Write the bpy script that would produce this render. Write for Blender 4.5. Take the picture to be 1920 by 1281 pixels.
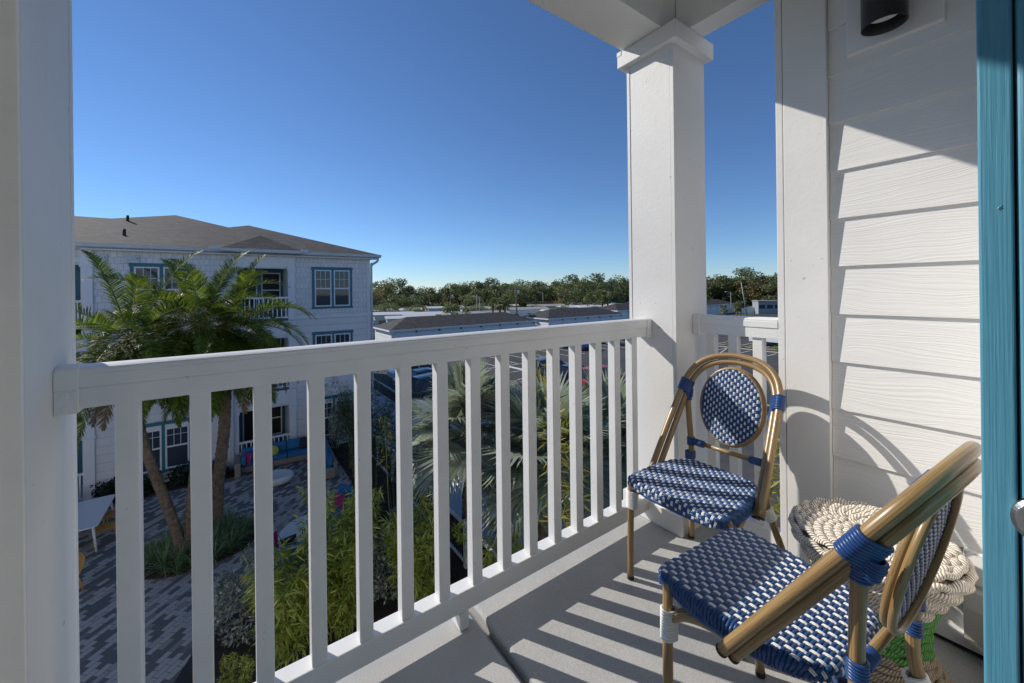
import bpy, bmesh, math, random
import numpy as np
from mathutils import Vector, Matrix
for o in list(bpy.data.objects): bpy.data.objects.remove(o)
R = math.radians
sc = bpy.context.scene
COL = sc.collection
random.seed(7); rng = np.random.default_rng(7)

# ------------------------------------------------------------------ camera, sky, sun, exposure
HEAD, ROLL, EYE = R(54.37), 0.012, 1.22
cd = bpy.data.cameras.new('camera'); cam = bpy.data.objects.new('camera', cd); COL.objects.link(cam)
cd.sensor_width = 36; cd.lens = 36*737/1920; cd.shift_y = -(640.5-543.8)/1920
cd.clip_start = .02; cd.clip_end = 3000
fw = Vector((math.cos(HEAD), math.sin(HEAD), 0)); rt = Vector((math.sin(HEAD), -math.cos(HEAD), 0)); up = Vector((0, 0, 1))
cr = math.cos(ROLL)*rt - math.sin(ROLL)*up; cu = math.sin(ROLL)*rt + math.cos(ROLL)*up
mw = Matrix((cr, cu, -fw)).transposed().to_4x4(); mw.translation = (0, 0, EYE)
cam.matrix_world = mw
sc.camera = cam
W = bpy.data.worlds.new('World'); sc.world = W; W.use_nodes = True
wn = W.node_tree.nodes; sky = wn.new('ShaderNodeTexSky'); sky.sky_type = 'NISHITA'; sky.sun_disc = False
SUN_EL = R(33.0); SD = Vector((-.5*math.cos(SUN_EL), .866*math.cos(SUN_EL), math.sin(SUN_EL)))   # towards the sun
sky.sun_elevation = SUN_EL; sky.sun_rotation = R(-30)
sky.altitude = 0; sky.air_density = .85; sky.dust_density = 0; sky.ozone_density = 8
bg = wn['Background']; W.node_tree.links.new(sky.outputs[0], bg.inputs[0]); bg.inputs[1].default_value = .082
sl = bpy.data.lights.new('sun', 'SUN'); sl.energy = 3.0; sl.angle = R(.5); sl.color = (1, .94, .85)
so = bpy.data.objects.new('sun', sl); COL.objects.link(so); so.rotation_euler = SD.to_track_quat('Z', 'Y').to_euler(); so.location = (-10, 20, 30)
sc.view_settings.view_transform = 'Standard'; sc.view_settings.look = 'None'; sc.view_settings.gamma = 1
sc.view_settings.exposure = 0.57
sc.render.engine = 'CYCLES'
sc.cycles.max_bounces = 8; sc.cycles.diffuse_bounces = 5; sc.cycles.glossy_bounces = 4; sc.cycles.transparent_max_bounces = 8
sc.cycles.use_denoising = True

# ------------------------------------------------------------------ materials
MATS = {}
def nd(nt, t, **k):
    n = nt.nodes.new(t)
    for a, b in k.items():
        if a in n.inputs: n.inputs[a].default_value = b
        else: setattr(n, a, b)
    return n
def newmat(name):
    m = bpy.data.materials.new(name); m.use_nodes = True; MATS[name] = m
    nt = m.node_tree; return m, nt, nt.nodes['Principled BSDF']
def c4(c): return (*c, 1)
def M(name, col, rough=.5, metal=0, var=0, vs=5, bump=0, bs=60, bd=.002, stretch=(1, 1, 1), spec=.5, detail=4, coord='Object', bstretch=None, var2=0, vs2=.6, specks=0):
    m, nt, p = newmat(name); L = nt.links.new
    p.inputs['Base Color'].default_value = c4(col); p.inputs['Roughness'].default_value = rough; p.inputs['Metallic'].default_value = metal
    p.inputs['Specular IOR Level'].default_value = spec
    if var or bump or var2:
        tc = nd(nt, 'ShaderNodeTexCoord'); mp = nd(nt, 'ShaderNodeMapping'); mp.inputs['Scale'].default_value = stretch; L(tc.outputs[coord], mp.inputs[0])
    if var:
        n = nd(nt, 'ShaderNodeTexNoise'); n.inputs['Scale'].default_value = vs; n.inputs['Detail'].default_value = detail; n.inputs['Roughness'].default_value = .65
        L(mp.outputs[0], n.inputs[0])
        r = nd(nt, 'ShaderNodeValToRGB'); r.color_ramp.elements[0].position = .3; r.color_ramp.elements[1].position = .7
        r.color_ramp.elements[0].color = c4([x*(1-var) for x in col]); r.color_ramp.elements[1].color = c4([min(1, x*(1+var)) for x in col])
        L(n.outputs[0], r.inputs[0]); out = r.outputs[0]
        if var2:
            n2 = nd(nt, 'ShaderNodeTexNoise'); n2.inputs['Scale'].default_value = vs2; n2.inputs['Detail'].default_value = 5; L(tc.outputs[coord], n2.inputs[0])
            r2 = nd(nt, 'ShaderNodeMapRange'); r2.inputs['From Min'].default_value = .35; r2.inputs['From Max'].default_value = .65; r2.inputs['To Min'].default_value = 1-var2; r2.inputs['To Max'].default_value = 1+var2*.5
            L(n2.outputs[0], r2.inputs[0])
            mx = nd(nt, 'ShaderNodeMix', data_type='RGBA', blend_type='MULTIPLY'); mx.inputs[0].default_value = 1
            L(out, mx.inputs[6]); L(r2.outputs[0], mx.inputs[7]); out = mx.outputs[2]
        if specks:     # scattered dirt specks and small scuffs
            n4 = nd(nt, 'ShaderNodeTexNoise'); n4.inputs['Scale'].default_value = 38; n4.inputs['Detail'].default_value = 3; L(tc.outputs[coord], n4.inputs[0])
            r4 = nd(nt, 'ShaderNodeValToRGB'); r4.color_ramp.elements[0].position = .715; r4.color_ramp.elements[1].position = .745; r4.color_ramp.elements[1].color = (specks, specks, specks, 1); L(n4.outputs[0], r4.inputs[0])
            m4 = nd(nt, 'ShaderNodeMix', data_type='RGBA'); L(r4.outputs[0], m4.inputs[0]); L(out, m4.inputs[6]); m4.inputs[7].default_value = c4([x*.35 for x in col]); out = m4.outputs[2]
        L(out, p.inputs['Base Color'])
    if bump:
        mp2 = mp
        if bstretch:
            mp2 = nd(nt, 'ShaderNodeMapping'); mp2.inputs['Scale'].default_value = bstretch; L(tc.outputs[coord], mp2.inputs[0])
        b = nd(nt, 'ShaderNodeTexNoise'); b.inputs['Scale'].default_value = bs; b.inputs['Detail'].default_value = 6; L(mp2.outputs[0], b.inputs[0])
        bp = nd(nt, 'ShaderNodeBump'); bp.inputs['Strength'].default_value = bump; bp.inputs['Distance'].default_value = bd
        L(b.outputs[0], bp.inputs['Height']); L(bp.outputs[0], p.inputs['Normal'])
    return m
def foliage(name, cols, trans=.3, rough=.45, spec=.5):
    m, nt, p = newmat(name); L = nt.links.new
    g = nd(nt, 'ShaderNodeNewGeometry'); r = nd(nt, 'ShaderNodeValToRGB')
    el = r.color_ramp.elements
    while len(el) < len(cols): el.new(.5)
    for i, c in enumerate(cols): el[i].position = i/(len(cols)-1); el[i].color = c4(c)
    L(g.outputs['Random Per Island'], r.inputs[0]); L(r.outputs[0], p.inputs['Base Color'])
    p.inputs['Roughness'].default_value = rough; p.inputs['Specular IOR Level'].default_value = spec
    if trans:
        t = nd(nt, 'ShaderNodeBsdfTranslucent'); L(r.outputs[0], t.inputs[0])
        mx = nd(nt, 'ShaderNodeMixShader'); mx.inputs[0].default_value = trans
        L(p.outputs[0], mx.inputs[1]); L(t.outputs[0], mx.inputs[2]); L(mx.outputs[0], nt.nodes['Material Output'].inputs[0])
    return m
WHITE = (.76, .75, .725)
M('white_vinyl', (.80, .80, .79), .38, var=.035, vs=7, bump=.06, bs=40, bd=.002, var2=.05, vs2=1.6, specks=.35)
M('white_paint', (.76, .752, .735), .55, var=.035, vs=3, bump=.28, bs=55, bd=.003, var2=.06, vs2=1.2, specks=.5)
M('room_lit_stucco', (.90, .86, .765), .7, var=.05, vs=6, bump=.4, bs=90, bd=.003)  # warm light from the room behind is painted into this colour
M('soffit_paint', (.74, .73, .71), .6, var=.02, vs=3, bump=.05)
M('far_white', (.72, .73, .76), .6, var=.03, vs=2)
M('white_plastic', (.78, .78, .77), .35)
M('teal_trim', (.018, .145, .205), .5, var=.1, vs=3)
M('black_metal', (.012, .012, .014), .35)
M('dark', (.01, .01, .011), .6)
M('steel', (.45, .44, .42), .28, metal=1, bump=.25, bs=25, bstretch=(1, 12, 60), bd=.001)
M('gutter_metal', (.50, .54, .58), .4, var=.05)
M('asphalt', (.060, .058, .060), .9, var=.28, vs=1.5, detail=10, bump=.4, bs=60, bd=.01, var2=.3, vs2=.12)
M('marking', (.72, .72, .70), .7, var=.15, vs=6)
M('kerb_concrete', (.42, .41, .39), .85, var=.12, vs=3, bump=.3, bs=30, bd=.005)
M('walk_concrete', (.36, .36, .37), .85, var=.1, vs=2, bump=.3, bs=30, bd=.004)
M('mulch', (.045, .027, .019), .95, var=.55, vs=22, detail=8, bump=1, bs=45, bd=.04)
M('grass', (.075, .10, .03), .9, var=.4, vs=3, detail=8, bump=.6, bs=30, bd=.03, var2=.3, vs2=.05)
M('bark', (.13, .095, .07), .9, var=.4, vs=9, detail=6, bump=.8, bs=20, bd=.02)
M('palm_bark', (.17, .122, .082), .9, var=.5, vs=10, detail=6, bump=.8, bs=30, bd=.02)
M('cane', (.30, .29, .10), .5, var=.2, vs=4)
M('blue_cushion', (.025, .17, .36), .8, var=.08, vs=8, bump=.2, bs=200, bd=.001)
M('wicker', (.30, .26, .21), .8, var=.2, vs=60, bump=.5, bs=120, bd=.004)
M('magenta_fabric', (.34, .022, .12), .8); M('navy_fabric', (.02, .018, .04), .8); M('yellow_fabric', (.55, .50, .07), .8); M('pink_fabric', (.5, .1, .2), .8)
M('yellow_metal', (.62, .30, .015), .4)
M('tyre', (.015, .015, .015), .8); M('rim', (.5, .5, .52), .3, metal=.8)
M('lamp_white', (.75, .75, .74), .4)
M('pole_wood', (.13, .10, .08), .9); M('pole_grey', (.35, .36, .37), .6)
M('headlight', (.75, .78, .8), .1); M('taillight', (.35, .01, .012), .25)
def glass(name, col, rough=.03):
    m, nt, p = newmat(name); p.inputs['Base Color'].default_value = c4(col); p.inputs['Roughness'].default_value = rough; p.inputs['Specular IOR Level'].default_value = .5
    return m
glass('window_glass', (.035, .055, .075)); glass('car_glass', (.012, .015, .02)); 
def carpaint(name, col):
    m, nt, p = newmat(name); p.inputs['Base Color'].default_value = c4(col); p.inputs['Roughness'].default_value = .35; p.inputs['Coat Weight'].default_value = .8; p.inputs['Coat Roughness'].default_value = .05
for n_, c_ in dict(white=(.75, .75, .76), slate=(.12, .16, .20), navy=(.03, .05, .09), black=(.012, .014, .018), red=(.45, .012, .018), blue=(.015, .09, .35), silver=(.45, .47, .5), charcoal=(.04, .045, .05)).items(): carpaint('paint_'+n_, c_)
def teal_door_mat():
    m, nt, p = newmat('teal_brush'); L = nt.links.new
    tc = nd(nt, 'ShaderNodeTexCoord'); mp = nd(nt, 'ShaderNodeMapping'); mp.inputs['Scale'].default_value = (60, 260, 5); L(tc.outputs['Object'], mp.inputs[0])
    n = nd(nt, 'ShaderNodeTexNoise'); n.inputs['Scale'].default_value = 1.6; n.inputs['Detail'].default_value = 6; L(mp.outputs[0], n.inputs[0])
    r = nd(nt, 'ShaderNodeValToRGB'); r.color_ramp.elements[0].position = .25; r.color_ramp.elements[1].position = .8
    r.color_ramp.elements[0].color = (.066, .25, .36, 1); r.color_ramp.elements[1].color = (.105, .33, .455, 1); L(n.outputs[0], r.inputs[0])
    v = nd(nt, 'ShaderNodeTexNoise'); v.inputs['Scale'].default_value = 55; v.inputs['Detail'].default_value = 3; L(tc.outputs['Object'], v.inputs[0])
    ch = nd(nt, 'ShaderNodeValToRGB'); ch.color_ramp.elements[0].position = .74; ch.color_ramp.elements[1].position = .77; L(v.outputs[0], ch.inputs[0])
    mx = nd(nt, 'ShaderNodeMix', data_type='RGBA'); L(ch.outputs[0], mx.inputs[0]); L(r.outputs[0], mx.inputs[6]); mx.inputs[7].default_value = (.03, .11, .17, 1)
    L(mx.outputs[2], p.inputs['Base Color']); p.inputs['Roughness'].default_value = .42
    ad = nd(nt, 'ShaderNodeMath', operation='ADD'); L(n.outputs[0], ad.inputs[0]); L(ch.outputs[0], ad.inputs[1])
    b = nd(nt, 'ShaderNodeBump'); b.inputs['Strength'].default_value = .55; b.inputs['Distance'].default_value = .0012; L(ad.outputs[0], b.inputs['Height']); L(b.outputs[0], p.inputs['Normal'])
teal_door_mat()
def siding_mat():
    m, nt, p = newmat('siding'); L = nt.links.new
    tc = nd(nt, 'ShaderNodeTexCoord')
    # each board gets its own run of grain: offset by board index
    sp = nd(nt, 'ShaderNodeSeparateXYZ'); L(tc.outputs['Object'], sp.inputs[0])
    k = nd(nt, 'ShaderNodeMath', operation='MULTIPLY_ADD'); k.inputs[1].default_value = 1/.1898; k.inputs[2].default_value = .158; L(sp.outputs[2], k.inputs[0])
    fl = nd(nt, 'ShaderNodeMath', operation='FLOOR'); L(k.outputs[0], fl.inputs[0])
    of = nd(nt, 'ShaderNodeMath', operation='MULTIPLY'); of.inputs[1].default_value = 3.71; L(fl.outputs[0], of.inputs[0])
    cb = nd(nt, 'ShaderNodeCombineXYZ'); L(of.outputs[0], cb.inputs[0]); L(sp.outputs[1], cb.inputs[1]); L(sp.outputs[2], cb.inputs[2])
    m1 = nd(nt, 'ShaderNodeMapping'); m1.inputs['Scale'].default_value = (1, 2.6, 7); L(cb.outputs[0], m1.inputs[0])
    n1 = nd(nt, 'ShaderNodeTexNoise'); n1.inputs['Scale'].default_value = 1.1; n1.inputs['Detail'].default_value = 1.5; L(m1.outputs[0], n1.inputs[0])
    ph = nd(nt, 'ShaderNodeMath', operation='MULTIPLY_ADD'); ph.inputs[1].default_value = .10; L(n1.outputs[0], ph.inputs[0]); L(sp.outputs[2], ph.inputs[2])
    ps = nd(nt, 'ShaderNodeMath', operation='MULTIPLY'); ps.inputs[1].default_value = 190; L(ph.outputs[0], ps.inputs[0])
    m2 = nd(nt, 'ShaderNodeCombineXYZ'); L(of.outputs[0], m2.inputs[0]); L(ps.outputs[0], m2.inputs[2])
    ys = nd(nt, 'ShaderNodeMath', operation='MULTIPLY'); ys.inputs[1].default_value = 1.3; L(sp.outputs[1], ys.inputs[0]); L(ys.outputs[0], m2.inputs[1])
    n2 = nd(nt, 'ShaderNodeTexNoise'); n2.inputs['Scale'].default_value = 1; n2.inputs['Detail'].default_value = 2; L(m2.outputs[0], n2.inputs[0])
    rp = nd(nt, 'ShaderNodeMapRange'); rp.inputs['From Min'].default_value = .38; rp.inputs['From Max'].default_value = .62; L(n2.outputs[0], rp.inputs[0])
    b = nd(nt, 'ShaderNodeBump'); b.inputs['Strength'].default_value = .42; b.inputs['Distance'].default_value = .0014; L(rp.outputs[0], b.inputs['Height']); L(b.outputs[0], p.inputs['Normal'])
    n3 = nd(nt, 'ShaderNodeTexNoise'); n3.inputs['Scale'].default_value = 4; L(tc.outputs['Object'], n3.inputs[0])
    r = nd(nt, 'ShaderNodeValToRGB'); r.color_ramp.elements[0].color = (.72, .71, .69, 1); r.color_ramp.elements[1].color = (.80, .79, .77, 1); L(n3.outputs[0], r.inputs[0]); L(r.outputs[0], p.inputs['Base Color']); p.inputs['Roughness'].default_value = .5
siding_mat()
def concrete_mat():
    m, nt, p = newmat('balcony_concrete'); L = nt.links.new
    tc = nd(nt, 'ShaderNodeTexCoord')
    a = nd(nt, 'ShaderNodeTexNoise'); a.inputs['Scale'].default_value = 2.2; a.inputs['Detail'].default_value = 8; a.inputs['Roughness'].default_value = .6; L(tc.outputs['Object'], a.inputs[0])
    r = nd(nt, 'ShaderNodeValToRGB'); r.color_ramp.elements[0].position = .3; r.color_ramp.elements[1].position = .75
    r.color_ramp.elements[0].color = (.40, .40, .395, 1); r.color_ramp.elements[1].color = (.52, .515, .505, 1); L(a.outputs[0], r.inputs[0])
    s = nd(nt, 'ShaderNodeTexNoise'); s.inputs['Scale'].default_value = 420; s.inputs['Detail'].default_value = 2; L(tc.outputs['Object'], s.inputs[0])
    sr = nd(nt, 'ShaderNodeMapRange'); sr.inputs['From Min'].default_value = .3; sr.inputs['From Max'].default_value = .7; sr.inputs['To Min'].default_value = .76; sr.inputs['To Max'].default_value = 1.18; L(s.outputs[0], sr.inputs[0])
    mx = nd(nt, 'ShaderNodeMix', data_type='RGBA', blend_type='MULTIPLY'); mx.inputs[0].default_value = 1; L(r.outputs[0], mx.inputs[6]); L(sr.outputs[0], mx.inputs[7])
    # thin pale scuffs
    mp = nd(nt, 'ShaderNodeMapping'); mp.inputs['Scale'].default_value = (9, 1.2, 1); mp.inputs['Rotation'].default_value = (0, 0, .5); L(tc.outputs['Object'], mp.inputs[0])
    sc_ = nd(nt, 'ShaderNodeTexNoise'); sc_.inputs['Scale'].default_value = 3; sc_.inputs['Detail'].default_value = 3; L(mp.outputs[0], sc_.inputs[0])
    scr = nd(nt, 'ShaderNodeValToRGB'); scr.color_ramp.elements[0].position = .69; scr.color_ramp.elements[1].position = .72; scr.color_ramp.elements[1].color = (.25, .25, .25, 1); L(sc_.outputs[0], scr.inputs[0])
    m3 = nd(nt, 'ShaderNodeMix', data_type='RGBA'); L(scr.outputs[0], m3.inputs[0]); L(mx.outputs[2], m3.inputs[6]); m3.inputs[7].default_value = (.55, .545, .53, 1)
    L(m3.outputs[2], p.inputs['Base Color']); p.inputs['Roughness'].default_value = .8
    bm_ = nd(nt, 'ShaderNodeMapping'); bm_.inputs['Scale'].default_value = (1, .25, 1); L(tc.outputs['Object'], bm_.inputs[0])
    n = nd(nt, 'ShaderNodeTexNoise'); n.inputs['Scale'].default_value = 260; n.inputs['Detail'].default_value = 3; L(bm_.outputs[0], n.inputs[0])
    b = nd(nt, 'ShaderNodeBump'); b.inputs['Strength'].default_value = .6; b.inputs['Distance'].default_value = .003; L(n.outputs[0], b.inputs['Height']); L(b.outputs[0], p.inputs['Normal'])
concrete_mat()
def brick_mat(name, ca, cb_, mortar, bw, rh, ms, scale=1, rot=(0, 0, 0), bumpd=.005, rough=.85, bias=0, plane='XY', off=.5, sq=1, nvar=.25, ns=25, bump=.8, bimodal=False):
    m, nt, p = newmat(name); L = nt.links.new
    tc = nd(nt, 'ShaderNodeTexCoord'); mp = nd(nt, 'ShaderNodeMapping'); mp.inputs['Rotation'].default_value = rot; L(tc.outputs['Object'], mp.inputs[0])
    src = mp.outputs[0]
    if plane == 'XZ':
        s = nd(nt, 'ShaderNodeSeparateXYZ'); L(src, s.inputs[0]); c = nd(nt, 'ShaderNodeCombineXYZ'); ad = nd(nt, 'ShaderNodeMath', operation='ADD'); L(s.outputs[0], ad.inputs[0]); L(s.outputs[1], ad.inputs[1]); L(ad.outputs[0], c.inputs[0]); L(s.outputs[2], c.inputs[1]); src = c.outputs[0]
    b = nd(nt, 'ShaderNodeTexBrick'); b.offset = off; b.squash = sq
    b.inputs['Color1'].default_value = c4(ca); b.inputs['Color2'].default_value = c4(cb_); b.inputs['Mortar'].default_value = c4(mortar)
    b.inputs['Scale'].default_value = scale; b.inputs['Mortar Size'].default_value = ms; b.inputs['Brick Width'].default_value = bw; b.inputs['Row Height'].default_value = rh; b.inputs['Bias'].default_value = bias
    b.inputs['Mortar Smooth'].default_value = .2
    L(src, b.inputs[0])
    n = nd(nt, 'ShaderNodeTexNoise'); n.inputs['Scale'].default_value = ns; n.inputs['Detail'].default_value = 6; L(tc.outputs['Object'], n.inputs[0])
    r = nd(nt, 'ShaderNodeMapRange'); r.inputs['From Min'].default_value = .3; r.inputs['From Max'].default_value = .7; r.inputs['To Min'].default_value = 1-nvar; r.inputs['To Max'].default_value = 1+nvar; L(n.outputs[0], r.inputs[0])
    mx = nd(nt, 'ShaderNodeMix', data_type='RGBA', blend_type='MULTIPLY'); mx.inputs[0].default_value = 1; col_ = b.outputs[0]
    if bimodal:
        b.inputs['Color1'].default_value = (0, 0, 0, 1); b.inputs['Color2'].default_value = (1, 1, 1, 1); b.inputs['Mortar'].default_value = (.2, .2, .2, 1)
        cr_ = nd(nt, 'ShaderNodeValToRGB'); e_ = cr_.color_ramp.elements; e_[0].position = .36; e_[0].color = c4(ca); e_[1].position = .60; e_[1].color = c4(cb_); L(col_, cr_.inputs[0]); col_ = cr_.outputs[0]
    L(col_, mx.inputs[6]); L(r.outputs[0], mx.inputs[7])
    L(mx.outputs[2], p.inputs['Base Color']); p.inputs['Roughness'].default_value = rough
    bp = nd(nt, 'ShaderNodeBump', invert=True); bp.inputs['Strength'].default_value = bump; bp.inputs['Distance'].default_value = bumpd; L(b.outputs['Fac'], bp.inputs['Height']); L(bp.outputs[0], p.inputs['Normal'])
    return m
brick_mat('pavers', (.165, .16, .155), (.50, .47, .43), (.09, .088, .088), .26, .13, .006, rot=(0, 0, R(-46)), off=.5, nvar=.25, ns=60, bimodal=True)
brick_mat('shingles', (.028, .027, .028), (.078, .071, .070), (.03, .026, .024), .42, .14, .012, plane='XY', off=.41, bumpd=.02, nvar=.35, ns=5)
brick_mat('shake_siding', (.66, .66, .68), (.74, .74, .755), (.50, .50, .53), .17, .235, .008, plane='XZ', off=.37, bumpd=.012, nvar=.03, ns=4)
brick_mat('panel_siding', (.68, .68, .70), (.71, .71, .725), (.50, .50, .53), 40, .30, .007, plane='XZ', bumpd=.012, nvar=.03, ns=3)
brick_mat('block_paint', (.72, .72, .72), (.74, .74, .74), (.5, .5, .5), 3.0, .55, .02, plane='XZ', bumpd=.01, nvar=.05, ns=2)
def bamboo_mat():
    m, nt, p = newmat('faux_bamboo'); L = nt.links.new
    tc = nd(nt, 'ShaderNodeTexCoord'); mp = nd(nt, 'ShaderNodeMapping'); mp.inputs['Scale'].default_value = (6, 26, 1); L(tc.outputs['UV'], mp.inputs[0])
    n = nd(nt, 'ShaderNodeTexNoise'); n.inputs['Scale'].default_value = 1; n.inputs['Detail'].default_value = 5; n.inputs['Distortion'].default_value = .4; L(mp.outputs[0], n.inputs[0])
    r = nd(nt, 'ShaderNodeValToRGB'); r.color_ramp.elements[0].position = .28; r.color_ramp.elements[1].position = .74
    r.color_ramp.elements[0].color = (.170, .095, .034, 1); r.color_ramp.elements[1].color = (.43, .295, .128, 1); L(n.outputs[0], r.inputs[0]); L(r.outputs[0], p.inputs['Base Color'])
    p.inputs['Roughness'].default_value = .36; p.inputs['Coat Weight'].default_value = .2; p.inputs['Coat Roughness'].default_value = .15
bamboo_mat()
M('weave_blue', (.020, .070, .20), .34, var=.18, vs=60, spec=.5)
M('weave_white', (.83, .83, .82), .42)
M('wrap_blue', (.022, .07, .22), .33); M('wrap_white', (.80, .80, .79), .4)
def rope_mat(name, c0, c1):
    m, nt, p = newmat(name); L = nt.links.new
    tc = nd(nt, 'ShaderNodeTexCoord'); sp = nd(nt, 'ShaderNodeSeparateXYZ'); L(tc.outputs['UV'], sp.inputs[0])
    a = nd(nt, 'ShaderNodeMath', operation='MULTIPLY'); a.inputs[1].default_value = 62; L(sp.outputs[0], a.inputs[0])
    b = nd(nt, 'ShaderNodeMath', operation='MULTIPLY_ADD'); b.inputs[1].default_value = 2; L(sp.outputs[1], b.inputs[0]); L(a.outputs[0], b.inputs[2])
    s = nd(nt, 'ShaderNodeMath', operation='MULTIPLY'); s.inputs[1].default_value = 6.283; L(b.outputs[0], s.inputs[0])
    w = nd(nt, 'ShaderNodeMath', operation='SINE'); L(s.outputs[0], w.inputs[0])
    ab = nd(nt, 'ShaderNodeMath', operation='ABSOLUTE'); L(w.outputs[0], ab.inputs[0])
    r = nd(nt, 'ShaderNodeValToRGB'); r.color_ramp.elements[0].color = c4(c0); r.color_ramp.elements[1].color = c4(c1); r.color_ramp.elements[0].position = 0; r.color_ramp.elements[1].position = .5; L(ab.outputs[0], r.inputs[0]); L(r.outputs[0], p.inputs['Base Color'])
    bp = nd(nt, 'ShaderNodeBump'); bp.inputs['Strength'].default_value = 1; bp.inputs['Distance'].default_value = .004; L(ab.outputs[0], bp.inputs['Height']); L(bp.outputs[0], p.inputs['Normal'])
    p.inputs['Roughness'].default_value = .9
rope_mat('jute_rope', (.46, .385, .30), (.86, .78, .665)); rope_mat('jute_dark', (.26, .19, .12), (.56, .45, .32)); rope_mat('green_rope', (.04, .15, .03), (.16, .44, .11))
M('clear_plastic', (.52, .51, .50), .25, bump=.1, bs=8, bd=.004)
foliage('frond', [(.035, .06, .012), (.085, .14, .018), (.15, .215, .025), (.24, .29, .045)], .42, .5, .25)
foliage('frond_dry', [(.10, .065, .035), (.20, .14, .08), (.26, .20, .12)], .15, .7)
foliage('silver_leaf', [(.16, .205, .125), (.28, .325, .23), (.44, .475, .38)], .3, .36)
foliage('silver_dry', [(.16, .13, .10), (.30, .26, .21)], .1, .7)
foliage('bamboo_leaf', [(.10, .16, .018), (.27, .35, .04), (.46, .50, .085), (.66, .60, .17)], .42, .4)  # leaf tones raised to stand in for sun that the palms block
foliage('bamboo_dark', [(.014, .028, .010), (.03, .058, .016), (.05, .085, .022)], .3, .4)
foliage('silver_shrub', [(.15, .165, .12), (.30, .325, .26), (.55, .56, .48)], .28, .45)
foliage('liriope_leaf', [(.07, .145, .04), (.15, .27, .075), (.55, .58, .38)], .3, .4)
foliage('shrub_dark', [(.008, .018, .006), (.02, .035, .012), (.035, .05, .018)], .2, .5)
foliage('oak_dark', [(.07, .09, .035), (.13, .165, .06), (.23, .26, .11)], .4, .55)
foliage('oak_mid', [(.10, .13, .04), (.19, .22, .07), (.30, .32, .13)], .4, .55)
foliage('oak_rust', [(.13, .12, .046), (.26, .22, .085), (.38, .29, .12)], .4, .55)
foliage('bright_leaf', [(.07, .11, .02), (.16, .21, .035), (.28, .30, .06)], .35, .45)
foliage('yellow_bamboo', [(.12, .15, .02), (.27, .26, .035), (.42, .34, .05)], .35, .45)

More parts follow.
